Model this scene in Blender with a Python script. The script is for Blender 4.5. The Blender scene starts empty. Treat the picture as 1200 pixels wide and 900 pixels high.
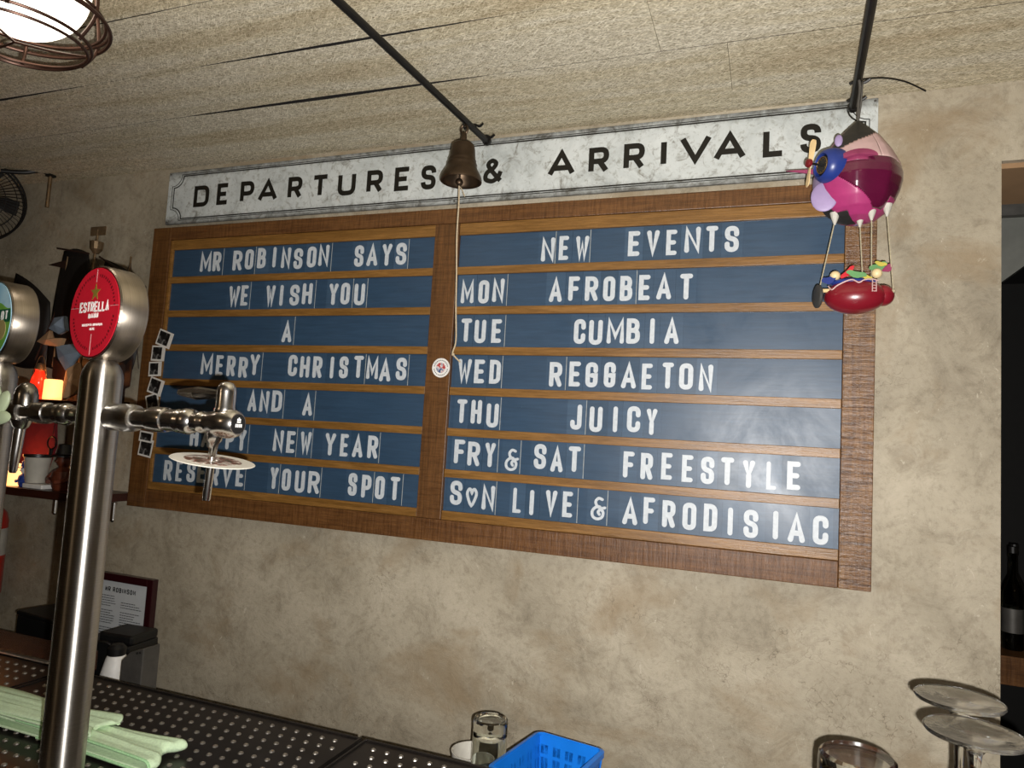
import bpy, bmesh, math, random
from mathutils import Vector, Matrix
random.seed(7)
S = bpy.context.scene
COL = S.collection

# ---------------------------------------------------------------- camera, world, light, exposure
CAM = Vector((1.7166, -1.5191, 1.5986))
RT = Vector((0.93659911, 0.34563509, 0.05760631))
UP = Vector((-0.02636301, -0.09442682, 0.99518268))
FW = Vector((-0.34940964, 0.93360589, 0.0793281))
cd = bpy.data.cameras.new('camera')
cam = bpy.data.objects.new('camera', cd); COL.objects.link(cam)
cam.matrix_world = Matrix(((RT.x, UP.x, -FW.x, CAM.x), (RT.y, UP.y, -FW.y, CAM.y), (RT.z, UP.z, -FW.z, CAM.z), (0, 0, 0, 1)))
cd.sensor_fit = 'HORIZONTAL'; cd.sensor_width = 36.0; cd.lens = 36.0 * 823.06 / 1200.0
cd.clip_start = 0.02
S.camera = cam

wd = bpy.data.worlds.new('world'); S.world = wd; wd.use_nodes = True
wd.node_tree.nodes['Background'].inputs[0].default_value = (1.0, 0.8, 0.6, 1)
wd.node_tree.nodes['Background'].inputs[1].default_value = 0.03

# the phone's flash, just right of and below the lens
fl = bpy.data.lights.new('flash', 'SPOT'); fl.energy = 112; fl.spot_size = math.radians(150); fl.spot_blend = 1.0; fl.shadow_soft_size = 0.003; fl.color = (1.0, 0.975, 0.945)
fo = bpy.data.objects.new('flash', fl); COL.objects.link(fo)
fo.location = CAM + RT * 0.016 - UP * 0.018 + FW * 0.004
fo.rotation_euler = (FW + RT * .22 + UP * .14).to_track_quat('-Z', 'Y').to_euler()
# dim warm point lights for ambient fill, unseen, behind the camera
for i, (x, y, e) in enumerate(((0.2, -2.6, 3.0), (2.6, -3.0, 3.0))):
    l = bpy.data.lights.new('ambient_light', 'POINT'); l.energy = e; l.shadow_soft_size = 0.12; l.color = (1, .72, .45)
    o = bpy.data.objects.new('ambient_light', l); COL.objects.link(o); o.location = (x, y, 2.1)

S.view_settings.view_transform = 'Standard'; S.view_settings.look = 'None'
S.view_settings.exposure = 0.0; S.view_settings.gamma = 1.0; S.view_settings.use_curve_mapping = False

# ---------------------------------------------------------------- materials
def srgb(h):
    h = h.lstrip('#'); v = [int(h[i:i+2], 16) / 255 for i in (0, 2, 4)]
    return tuple((c / 12.92 if c <= .04045 else ((c + .055) / 1.055) ** 2.4) for c in v) + (1.0,)

def new_mat(name):
    m = bpy.data.materials.new(name); m.use_nodes = True
    n = m.node_tree.nodes; return m, n, m.node_tree.links, n['Principled BSDF']

def noise(n, l, vec, scale, detail=4, rough=.55, dist=0.0):
    t = n.new('ShaderNodeTexNoise'); t.inputs['Scale'].default_value = scale; t.inputs['Detail'].default_value = detail
    t.inputs['Roughness'].default_value = rough; t.inputs['Distortion'].default_value = dist
    l.new(vec, t.inputs['Vector']); return t.outputs['Fac']

def ramp(n, l, fac, stops):
    r = n.new('ShaderNodeValToRGB'); e = r.color_ramp.elements
    while len(e) < len(stops): e.new(0.5)
    for k, (p, c) in enumerate(stops): e[k].position = p; e[k].color = c if not isinstance(c, str) else srgb(c)
    l.new(fac, r.inputs[0]); return r.outputs[0]

def mix(n, l, fac, a, b, mode='MIX'):
    m = n.new('ShaderNodeMix'); m.data_type = 'RGBA'; m.blend_type = mode
    if isinstance(fac, float): m.inputs[0].default_value = fac
    else: l.new(fac, m.inputs[0])
    for v, i in ((a, 6), (b, 7)):
        if isinstance(v, (tuple, str)): m.inputs[i].default_value = srgb(v) if isinstance(v, str) else v
        else: l.new(v, m.inputs[i])
    return m.outputs[2]

def coords(n, l, scale=(1, 1, 1), kind='Object', rot=(0, 0, 0)):
    t = n.new('ShaderNodeTexCoord'); mp = n.new('ShaderNodeMapping')
    mp.inputs['Scale'].default_value = scale; mp.inputs['Rotation'].default_value = rot
    l.new(t.outputs[kind], mp.inputs['Vector']); return mp.outputs['Vector']

def bump(n, l, b, h, strength=.3, dist=.002, prev=None):
    q = n.new('ShaderNodeBump'); q.inputs['Strength'].default_value = strength; q.inputs['Distance'].default_value = dist
    l.new(h, q.inputs['Height'])
    if prev: l.new(prev, q.inputs['Normal'])
    l.new(q.outputs['Normal'], b.inputs['Normal']); return q.outputs['Normal']

def plain(name, color, rough=.5, metal=0.0, var=.12, vs=30, bmp=0.0, trans=0.0, ior=1.45, emit=None, es=0, spec=None, coat=0):
    m, n, l, b = new_mat(name)
    c = srgb(color) if isinstance(color, str) else color
    v = coords(n, l)
    f = noise(n, l, v, vs, 5)
    lo = tuple(x * (1 - var) for x in c[:3]) + (1,); hi = tuple(min(1, x * (1 + var)) for x in c[:3]) + (1,)
    l.new(ramp(n, l, f, [(.3, lo), (.7, hi)]), b.inputs['Base Color'])
    b.inputs['Roughness'].default_value = rough; b.inputs['Metallic'].default_value = metal
    if trans: b.inputs['Transmission Weight'].default_value = trans; b.inputs['IOR'].default_value = ior
    if emit: b.inputs['Emission Color'].default_value = srgb(emit); b.inputs['Emission Strength'].default_value = es
    if spec is not None: b.inputs['Specular IOR Level'].default_value = spec
    if coat: b.inputs['Coat Weight'].default_value = coat
    if bmp: bump(n, l, b, f, bmp, .001)
    return m

def wood(name, dark, light, axis='x', rough=.45, saw=0.0, gloss_var=.1, freq=1.0):
    m, n, l, b = new_mat(name)
    sc = {'x': (3, 60, 60), 'z': (60, 60, 3), 'y': (60, 3, 60)}[axis]
    v = coords(n, l, tuple(s * freq for s in sc))
    f = noise(n, l, v, 1.6, 7, .65, .6)
    v2 = coords(n, l, tuple(s * freq * 4 for s in sc))
    g = noise(n, l, v2, 2.2, 5, .7)
    lo = coords(n, l, (1, 1, 1)); big = noise(n, l, lo, 2.3, 2)
    c = ramp(n, l, f, [(.28, dark), (.72, light)])
    c = mix(n, l, .55, c, ramp(n, l, g, [(.35, (.35, .3, .26, 1)), (.62, (1, 1, 1, 1))]), 'MULTIPLY')
    c = mix(n, l, .5, c, ramp(n, l, big, [(.3, (.6, .6, .6, 1)), (.7, (1, 1, 1, 1))]), 'MULTIPLY')
    h = g
    if saw:
        sv = coords(n, l, {'z': (9, 9, 120), 'x': (120, 9, 9), 'y': (9, 120, 9)}[axis])
        s = noise(n, l, sv, 1.3, 5, .7, .3)
        c = mix(n, l, saw, c, ramp(n, l, s, [(.40, (.34, .28, .24, 1)), (.54, (1.0, 1.0, 1.0, 1))]), 'MULTIPLY')
        h = s
    l.new(c, b.inputs['Base Color'])
    r = n.new('ShaderNodeMapRange'); r.inputs['To Min'].default_value = rough - gloss_var; r.inputs['To Max'].default_value = rough + gloss_var
    l.new(h, r.inputs[0]); l.new(r.outputs[0], b.inputs['Roughness'])
    bump(n, l, b, h, .35 + saw * .5, .0012 + saw * .0016)
    return m

def plaster():
    m, n, l, b = new_mat('plaster')
    v = coords(n, l)
    a = noise(n, l, v, 2.4, 6, .6, .8); c2 = noise(n, l, v, 13, 9, .74, .6); fine = noise(n, l, v, 160, 4, .7)
    col = ramp(n, l, a, [(.3, '#978d7a'), (.5, '#b0a590'), (.72, '#c6bba6')])
    col = mix(n, l, .6, col, ramp(n, l, c2, [(.33, (.50, .47, .43, 1)), (.5, (.88, .88, .87, 1)), (.75, (1.0, 1.0, 1.0, 1))]), 'MULTIPLY')
    grit = noise(n, l, v, 75, 6, .8)
    col = mix(n, l, .55, col, ramp(n, l, grit, [(.36, (.62, .60, .57, 1)), (.5, (.95, .95, .95, 1)), (.66, (1, 1, 1, 1))]), 'MULTIPLY')
    # browner trowelled patches
    p = noise(n, l, coords(n, l, (1, 1, 1.3)), 4.2, 5, .6, .5)
    col = mix(n, l, ramp(n, l, p, [(.52, (0, 0, 0, 1)), (.68, (.65, .65, .65, 1))]), col, '#917d60')
    # pale scuffs and specks
    sc = noise(n, l, coords(n, l, (1, 1, .7), rot=(0, .5, 0)), 34, 8, .82, 1.2)
    col = mix(n, l, ramp(n, l, sc, [(.61, (0, 0, 0, 1)), (.68, (.75, .75, .75, 1))]), col, '#d3cab6')
    # dark hairline cracks and pits
    w = n.new('ShaderNodeTexVoronoi'); w.feature = 'DISTANCE_TO_EDGE'; w.inputs['Scale'].default_value = 5.5
    dv = n.new('ShaderNodeVectorMath'); dv.operation = 'ADD'
    nz = n.new('ShaderNodeTexNoise'); nz.inputs['Scale'].default_value = 7; nz.inputs['Detail'].default_value = 5
    l.new(v, nz.inputs['Vector']); l.new(v, dv.inputs[0]); l.new(nz.outputs['Color'], dv.inputs[1]); l.new(dv.outputs[0], w.inputs['Vector'])
    crack = ramp(n, l, w.outputs['Distance'], [(.0, (1, 1, 1, 1)), (.012, (0, 0, 0, 1))])
    gate = ramp(n, l, noise(n, l, v, 3.1, 3), [(.53, (0, 0, 0, 1)), (.6, (.6, .6, .6, 1))])
    col = mix(n, l, mix(n, l, 1.0, crack, gate, 'MULTIPLY'), col, '#5c4f3c')
    l.new(col, b.inputs['Base Color']); b.inputs['Roughness'].default_value = .62; b.inputs['Specular IOR Level'].default_value = .35
    q = bump(n, l, b, c2, .6, .006); bump(n, l, b, fine, .35, .0014, q)
    return m

def fibreboard():
    m, n, l, b = new_mat('wood_wool')
    g = n.new('ShaderNodeNewGeometry')
    outs = []
    for k, (rz, sx, sy) in enumerate(((.12, 420, 70), (-.55, 400, 75), (.8, 400, 80))):
        mp = n.new('ShaderNodeMapping'); mp.vector_type = 'POINT'
        mp.inputs['Rotation'].default_value = (0, 0, rz); mp.inputs['Scale'].default_value = (sy, sx, 40)
        # rotate first, then stretch
        m0 = n.new('ShaderNodeMapping'); m0.inputs['Rotation'].default_value = (0, 0, rz); l.new(g.outputs['Position'], m0.inputs['Vector'])
        mp.inputs['Rotation'].default_value = (0, 0, 0); l.new(m0.outputs[0], mp.inputs['Vector'])
        outs.append(noise(n, l, mp.outputs[0], 1.0, 3, .6, 1.1))
    mx = n.new('ShaderNodeMath'); mx.operation = 'MAXIMUM'; l.new(outs[0], mx.inputs[0]); l.new(outs[1], mx.inputs[1])
    m2 = n.new('ShaderNodeMath'); m2.operation = 'MAXIMUM'; l.new(mx.outputs[0], m2.inputs[0]); l.new(outs[2], m2.inputs[1])
    col = ramp(n, l, m2.outputs[0], [(.44, '#8b8069'), (.55, '#cfc5ac'), (.66, '#fbf3de')])
    big = n.new('ShaderNodeMapping'); big.inputs['Scale'].default_value = (1.0, 11, 1); l.new(g.outputs['Position'], big.inputs['Vector'])
    bg = noise(n, l, big.outputs[0], 1.5, 4, .6, .4)
    col = mix(n, l, .6, col, ramp(n, l, bg, [(.3, '#cdbc9a'), (.46, '#efe9d8'), (.6, '#ffffff')]), 'MULTIPLY')
    l.new(col, b.inputs['Base Color']); b.inputs['Roughness'].default_value = .85; b.inputs['Specular IOR Level'].default_value = .2
    bump(n, l, b, m2.outputs[0], .55, .004)
    return m

def enamel():
    m, n, l, b = new_mat('weathered_white_enamel')
    v = coords(n, l)
    a = noise(n, l, v, 6, 7, .7, .8); s = noise(n, l, v, 60, 6, .75, .5); t = noise(n, l, v, 22, 6, .7, 1.5)
    col = ramp(n, l, a, [(.28, '#9a9f9d'), (.5, '#c6cbc9'), (.75, '#dde1df')])
    col = mix(n, l, ramp(n, l, s, [(.53, (0, 0, 0, 1)), (.68, (.8, .8, .8, 1))]), col, '#8a897e')
    col = mix(n, l, ramp(n, l, t, [(.57, (0, 0, 0, 1)), (.70, (.8, .8, .8, 1))]), col, '#6d6658')
    # dirt towards the sheet's edges
    ob = n.new('ShaderNodeTexCoord'); sp = n.new('ShaderNodeSeparateXYZ'); l.new(ob.outputs['Object'], sp.inputs[0])
    ab = n.new('ShaderNodeMath'); ab.operation = 'ABSOLUTE'; l.new(sp.outputs['Z'], ab.inputs[0])
    ad = n.new('ShaderNodeMath'); ad.operation = 'MULTIPLY_ADD'; l.new(t, ad.inputs[0]); ad.inputs[1].default_value = .05; l.new(ab.outputs[0], ad.inputs[2])
    col = mix(n, l, ramp(n, l, ad.outputs[0], [(.080, (0, 0, 0, 1)), (.106, (.9, .9, .9, 1))]), col, '#4c4a44')
    l.new(col, b.inputs['Base Color']); b.inputs['Roughness'].default_value = .5
    bump(n, l, b, s, .2, .0008)
    return m

def navy(name, base):
    m, n, l, b = new_mat(name)
    v = coords(n, l, (1, 1, 1), 'Object')
    g = n.new('ShaderNodeNewGeometry')
    mp = n.new('ShaderNodeMapping'); mp.inputs['Scale'].default_value = (3, 1, 40); l.new(g.outputs['Position'], mp.inputs['Vector'])
    a = noise(n, l, mp.outputs[0], 3, 6, .7, .3); s = noise(n, l, g.outputs['Position'], 150, 4, .7); w = noise(n, l, g.outputs['Position'], 6, 7, .7, .6)
    c = srgb(base); lo = tuple(x * .82 for x in c[:3]) + (1,); hi = tuple(x * 1.2 for x in c[:3]) + (1,)
    col = ramp(n, l, a, [(.3, lo), (.7, hi)])
    col = mix(n, l, ramp(n, l, s, [(.72, (0, 0, 0, 1)), (.8, (.3, .3, .3, 1))]), col, '#8fa0b0')
    l.new(col, b.inputs['Base Color'])
    r = n.new('ShaderNodeMapRange'); r.inputs['To Min'].default_value = .18; r.inputs['To Max'].default_value = .62
    l.new(w, r.inputs[0]); l.new(r.outputs[0], b.inputs['Roughness'])
    bump(n, l, b, a, .12, .0006)
    return m

def brushed(name, color='#cbc7c0', rough=.33, aniso=.92, axis='Z', rot=0.25):
    m, n, l, b = new_mat(name)
    v = coords(n, l, (3, 3, 400) if axis == 'Z' else (3, 400, 3)); f = noise(n, l, v, 2, 3)
    v2 = coords(n, l); g = noise(n, l, v2, 12, 5)
    c = mix(n, l, .5, ramp(n, l, f, [(.3, (.75, .75, .75, 1)), (.7, (1, 1, 1, 1))]), color, 'MULTIPLY')
    c = mix(n, l, 1.0, color, ramp(n, l, f, [(.3, (.8, .8, .8, 1)), (.7, (1, 1, 1, 1))]), 'MULTIPLY')
    l.new(c, b.inputs['Base Color']); b.inputs['Metallic'].default_value = 1
    r = n.new('ShaderNodeMapRange'); r.inputs['To Min'].default_value = rough - .04; r.inputs['To Max'].default_value = rough + .07
    l.new(g, r.inputs[0]); l.new(r.outputs[0], b.inputs['Roughness'])
    if aniso:
        tg = n.new('ShaderNodeTangent'); tg.direction_type = 'RADIAL'; tg.axis = axis
        l.new(tg.outputs[0], b.inputs['Tangent']); b.inputs['Anisotropic'].default_value = aniso; b.inputs['Anisotropic Rotation'].default_value = rot
    return m

def glass(name, tint=(1, 1, 1, 1), rough=.0, bs=.08, sc=18):
    m, n, l, b = new_mat(name)
    v = coords(n, l); f = noise(n, l, v, sc, 3)
    l.new(ramp(n, l, f, [(.3, tuple(x * .97 for x in tint[:3]) + (1,)), (.7, tint)]), b.inputs['Base Color'])
    b.inputs['Transmission Weight'].default_value = 1; b.inputs['IOR'].default_value = 1.48; b.inputs['Roughness'].default_value = rough
    bump(n, l, b, f, bs, .001)
    return m

def artwork(name, stops, scale=20, rough=.35):
    m, n, l, b = new_mat(name)
    f = noise(n, l, coords(n, l), scale, 4, .6, .6)
    l.new(ramp(n, l, f, stops), b.inputs['Base Color']); b.inputs['Roughness'].default_value = rough
    return m

M = dict(
    plaster=plaster(), board=fibreboard(), enamel=enamel(),
    navy=navy('navy_slate', '#2f465d'), card1=navy('navy_card_a', '#344b62'), card2=navy('navy_card_b', '#2e455b'), card3=navy('navy_card_c', '#3a5168'),
    stile=wood('stile_wood', '#6b4629', '#9c7448', 'z', .30, .9), rail=wood('frame_wood', '#5c3a1e', '#8c6036', 'x', .36, .45),
    slat=wood('slat_wood', '#74501f', '#a87a40', 'x', .36), sidew=wood('stile_wood_plain', '#573819', '#84592f', 'z', .42, .35),
    letter=plain('letter_white', '#c3c9ce', .45, var=.1, vs=120), edge=plain('card_edge_white', '#a9adac', .4, var=.2, vs=90),
    ink=plain('black_enamel', '#15130f', .35, var=.3, vs=60), crackm=plain('gap_shade_dirt', '#171310', .9),
    black=plain('black_iron', '#181614', .45, .3, var=.3), blackp=plain('black_plastic', '#141414', .4, var=.2),
    bronze=plain('old_bronze', '#4e4032', .42, .85, var=.35, vs=25, bmp=.15), brass=plain('brass', '#a88650', .35, .9),
    rope=plain('rope', '#b7a68a', .9, var=.2, vs=300, bmp=.4), string=plain('string', '#a49a80', .9, var=.2, vs=300),
    steel=brushed('brushed_steel'), chrome=plain('chrome', '#dcd9d5', .2, 1.0, var=.04), dchrome=plain('dark_chrome', '#a19d96', .2, 1.0, var=.1),
    steel2=brushed('brushed_steel_drum', '#b5aa9c', .34, .6, 'Y'),
    red=plain('badge_red', '#c01c2e', .3, var=.06, coat=.5), white=plain('print_white', '#e6e4df', .5), gold=plain('badge_gold', '#8f7d33', .4, .3),
    dred=plain('badge_dark_red', '#6b0f18', .4),
    sky=artwork('badge_sky', [(.35, '#7db9d8'), (.65, '#b7dcea')]), hill=artwork('badge_hill', [(.3, '#4f8f3d'), (.7, '#86bd4b')]), dgreen=plain('badge_dark_green', '#14553c', .4),
    beige=plain('badge_beige', '#9a8c5a', .5), bluep=plain('badge_blue', '#25408f', .4),
    pale=plain('pale_green_rubber', '#b7c4a0', .4, trans=.25),
    darkwood=wood('bar_wood', '#2a130b', '#4d2413', 'x', .25), shelfw=wood('shelf_wood', '#2a120c', '#4a2216', 'x', .35),
    mat=plain('tray_metal', '#2e2a27', .3, .55, var=.3, vs=20, bmp=.1), nub=plain('tray_nub', '#b5afa6', .32, .9, var=.1),
    towel=plain('towel', '#cfe6bf', .95, var=.1, vs=260, bmp=.9), hem=plain('towel_hem', '#a9d6a0', .95, var=.15, vs=300, bmp=.6),
    greybox=plain('grey_metal', '#605d58', .5, .5, var=.2), offwhite=plain('off_white', '#b9b5aa', .6),
    maroon=plain('maroon_frame', '#2e0a10', .35, coat=.3), paper=plain('paper', '#c6c9cb', .6, var=.04), print_=plain('grey_print', '#55585a', .7),
    bluebasket=plain('blue_plastic', '#1173d4', .35, var=.06), glass=glass('clear_glass', (.97, .99, .98, 1)), foot=glass('moulded_glass', (.98, 1, .99, 1), .12, .9, 60), gglass=glass('tinted_glass', (.93, .97, .94, 1)),
    globe=plain('lamp_globe', '#fff6e8', .3, emit='#fff1dc', es=3.6), wirem=plain('lamp_wire', '#4a3329', .35, .7, var=.3),
    candle=plain('glowing_candle', '#f6d9b0', .6, emit='#ffab62', es=2.2), redlamp=plain('red_glass_lamp', '#d02818', .2, emit='#ff2a12', es=1.2),
    coaster=plain('coaster_card', '#dcd7cb', .8, var=.05), coasterp=artwork('coaster_print', [(.4, '#4c4a34'), (.5, '#8c4a38'), (.58, '#d9d3c6')], 90),
    sail=wood('dark_sail', '#080605', '#17110d', 'z', .6), shipm=plain('ship_metal', '#8a7458', .4, .7, var=.4), hull=plain('ship_hull', '#2a1a14', .5),
    photo=artwork('photo_print', [(.40, '#0c0c0c'), (.55, '#262423'), (.70, '#a5a3a0')], 48), pborder=plain('photo_border', '#d6d3cc', .5),
    redcloth=plain('red_cloth', '#6a0f18', .9, vs=60), bluecloth=plain('blue_cloth', '#2a3a88', .9), greycloth=plain('grey_blue_cloth', '#7f8c9c', .9), tan=plain('tan_cloth', '#b08a66', .9),
    brownfig=plain('brown_figure', '#5a2a18', .45, var=.4), greenfig=plain('green_figure', '#1f5a2c', .6), ext=plain('extinguisher_red', '#b3180f', .3, coat=.5),
    duct=plain('grey_duct', '#75766f', .55, .3, var=.1), brownwall=plain('brown_render', '#9a7a58', .8, var=.15, vs=8), dark=plain('dark_room', '#191816', .8),
    floor=wood('floor_wood', '#2c1d13', '#4a3322', 'x', .5), bottle=glass('dark_bottle_glass', (.25, .28, .25, 1)),
    w_black=plain('envelope_black', '#252321', .5), w_lpink=plain('envelope_pale_pink', '#c3a3a0', .5), w_mag=plain('envelope_plum', '#520f2e', .22, coat=.6), w_pink=plain('envelope_hot_pink', '#a03268', .4),
    w_rose=plain('envelope_rose', '#8a3558', .4), w_lilac=plain('envelope_lilac', '#9482a8', .5), w_blue=plain('engine_blue', '#22357a', .35), w_wood=plain('pale_wood', '#dcbf8d', .5),
    w_red=plain('gondola_red', '#781522', .28, coat=.3), w_rim=plain('gondola_dark', '#3b3a38', .5), bead=plain('bead_wood', '#d9c394', .45), w_green=plain('feather_green', '#5f8f5a', .8), w_yel=plain('feather_yellow', '#b8ab4a', .8),
    stick=artwork('sticker_emblem', [(.45, '#b33a3a'), (.5, '#e0dedb'), (.58, '#33507e')], 70),
)

# ---------------------------------------------------------------- helpers
def obj(name, bm, m, parent=None, loc=None, mw=None, smooth=False, bevel=0):
    bmesh.ops.recalc_face_normals(bm, faces=bm.faces)
    me = bpy.data.meshes.new(name); bm.normal_update(); bm.to_mesh(me); bm.free()
    if smooth:
        for p in me.polygons: p.use_smooth = True
        me.set_sharp_from_angle(angle=math.radians(38))
    if m is not None:
        for x in (m if isinstance(m, (list, tuple)) else [m]): me.materials.append(M[x] if isinstance(x, str) else x)
    o = bpy.data.objects.new(name, me); COL.objects.link(o)
    if parent: o.parent = parent
    if loc: o.location = loc
    if mw is not None: o.matrix_local = mw
    if bevel:
        b = o.modifiers.new('bevel', 'BEVEL'); b.width = bevel; b.segments = 2; b.limit_method = 'ANGLE'
    return o

def thing(name, label, cat, loc=(0, 0, 0), rz=0, group=None):
    o = bpy.data.objects.new(name, None); COL.objects.link(o); o.location = loc; o.rotation_euler = (0, 0, rz)
    o.empty_display_size = .02
    o['label'] = label; o['category'] = cat
    if group: o['group'] = group
    return o

def tag(o, label, cat, group=None):
    o['label'] = label; o['category'] = cat
    if group: o['group'] = group
    return o

def struct(name, bm, m, parent=None, **k):
    o = obj(name, bm, m, parent, **k); o['kind'] = 'structure'; return o

def BM(): return bmesh.new()

def box(bm, x0, x1, y0, y1, z0, z1, mi=0):
    v = [bm.verts.new(p) for p in ((x0, y0, z0), (x1, y0, z0), (x1, y1, z0), (x0, y1, z0), (x0, y0, z1), (x1, y0, z1), (x1, y1, z1), (x0, y1, z1))]
    for f in ((3, 2, 1, 0), (4, 5, 6, 7), (0, 1, 5, 4), (1, 2, 6, 5), (2, 3, 7, 6), (3, 0, 4, 7)):
        bm.faces.new([v[i] for i in f]).material_index = mi
    return bm

def frame_for(axis):
    a = Vector(axis).normalized(); t = Vector((0, 0, 1)) if abs(a.z) < .9 else Vector((1, 0, 0))
    u = a.cross(t).normalized(); return u, a.cross(u).normalized(), a

def lathe(bm, prof, base=(0, 0, 0), axis=(0, 0, 1), seg=32, sx=1, closed=False):
    """prof: (r, h) along axis; closed loops the profile into a shell"""
    u, w, a = frame_for(axis); base = Vector(base); rings = []
    for r, h in prof:
        if r < 1e-6: rings.append([bm.verts.new(base + a * h)])
        else: rings.append([bm.verts.new(base + a * h + (u * math.cos(t) * sx + w * math.sin(t)) * r) for t in [2 * math.pi * k / seg for k in range(seg)]])
    pairs = list(zip(rings, rings[1:]))
    if closed: pairs.append((rings[-1], rings[0]))
    for A, B in pairs:
        for k in range(seg):
            j = (k + 1) % seg
            if len(A) == 1 and len(B) == 1: continue
            if len(A) == 1: bm.faces.new((A[0], B[j], B[k]))
            elif len(B) == 1: bm.faces.new((A[k], A[j], B[0]))
            else: bm.faces.new((A[k], A[j], B[j], B[k]))
    return bm

def solid(bm, prof, **k):
    p = list(prof)
    if p[0][0] > 1e-6: p = [(0, p[0][1])] + p
    if p[-1][0] > 1e-6: p = p + [(0, p[-1][1])]
    return lathe(bm, p, **k)

def tube(bm, pts, r, seg=8, cyc=False):
    pts = [Vector(p) for p in pts]; n = len(pts); rings = []; pu = None
    for i, p in enumerate(pts):
        a = (pts[(i + 1) % n] - pts[i - 1]) if cyc else (pts[min(i + 1, n - 1)] - pts[max(i - 1, 0)])
        a.normalize()
        if pu is None: pu = frame_for(a)[0]
        u = (pu - a * pu.dot(a)).normalized(); w = a.cross(u); pu = u
        rr = r[i] if isinstance(r, (list, tuple)) else r
        rings.append([bm.verts.new(p + (u * math.cos(t) + w * math.sin(t)) * rr) for t in [2 * math.pi * k / seg for k in range(seg)]])
    for A, B in list(zip(rings, rings[1:])) + ([(rings[-1], rings[0])] if cyc else []):
        for k in range(seg): bm.faces.new((A[k], A[(k + 1) % seg], B[(k + 1) % seg], B[k]))
    if not cyc: bm.faces.new(rings[0][::-1]); bm.faces.new(rings[-1])
    return bm

def ball(bm, c, r, seg=16, sc=(1, 1, 1)):
    b = bmesh.ops.create_uvsphere(bm, u_segments=seg, v_segments=max(6, seg // 2), radius=r)
    for v in b['verts']: v.co = Vector((v.co.x * sc[0], v.co.y * sc[1], v.co.z * sc[2])) + Vector(c)
    return bm

def catmull(P, n=6, cyc=False):
    P = [Vector(p) for p in P]; out = []; N = len(P)
    for i in range(N if cyc else N - 1):
        a, b, c, d = (P[(i - 1) % N], P[i], P[(i + 1) % N], P[(i + 2) % N]) if cyc else (P[max(i - 1, 0)], P[i], P[i + 1], P[min(i + 2, N - 1)])
        for k in range(n):
            t = k / n
            out.append(.5 * ((2 * b) + (-a + c) * t + (2 * a - 5 * b + 4 * c - d) * t * t + (-a + 3 * b - 3 * c + d) * t ** 3))
    if not cyc: out.append(P[-1])
    return out

# ---- lettering: strokes laid out in a WxH box, turned into flat solid ribbons
def fillet(P, closed=False, n=5):
    out = []; N = len(P)
    for i, p in enumerate(P):
        r = p[2] if len(p) > 2 else 0
        q = Vector(p[:2])
        if r <= 0 or (not closed and i in (0, N - 1)): out.append(q); continue
        a = Vector(P[i - 1][:2]) - q; b = Vector(P[(i + 1) % N][:2]) - q
        la, lb = a.length, b.length; a.normalize(); b.normalize()
        d = min(r, la * .5 if (len(P[i - 1]) > 2 or False) else la, lb * .5 if len(P[(i + 1) % N]) > 2 else lb)
        s = q + a * d; e = q + b * d
        for k in range(n + 1):
            t = k / n
            out.append(s * (1 - t) ** 2 + q * 2 * t * (1 - t) * .93 + q * 2 * t * (1 - t) * .07 + e * t * t)
    res = []
    for p in out:
        if not res or (p - res[-1]).length > 1e-5: res.append(p)
    if closed and (res[0] - res[-1]).length < 1e-5: res.pop()
    return res

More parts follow.
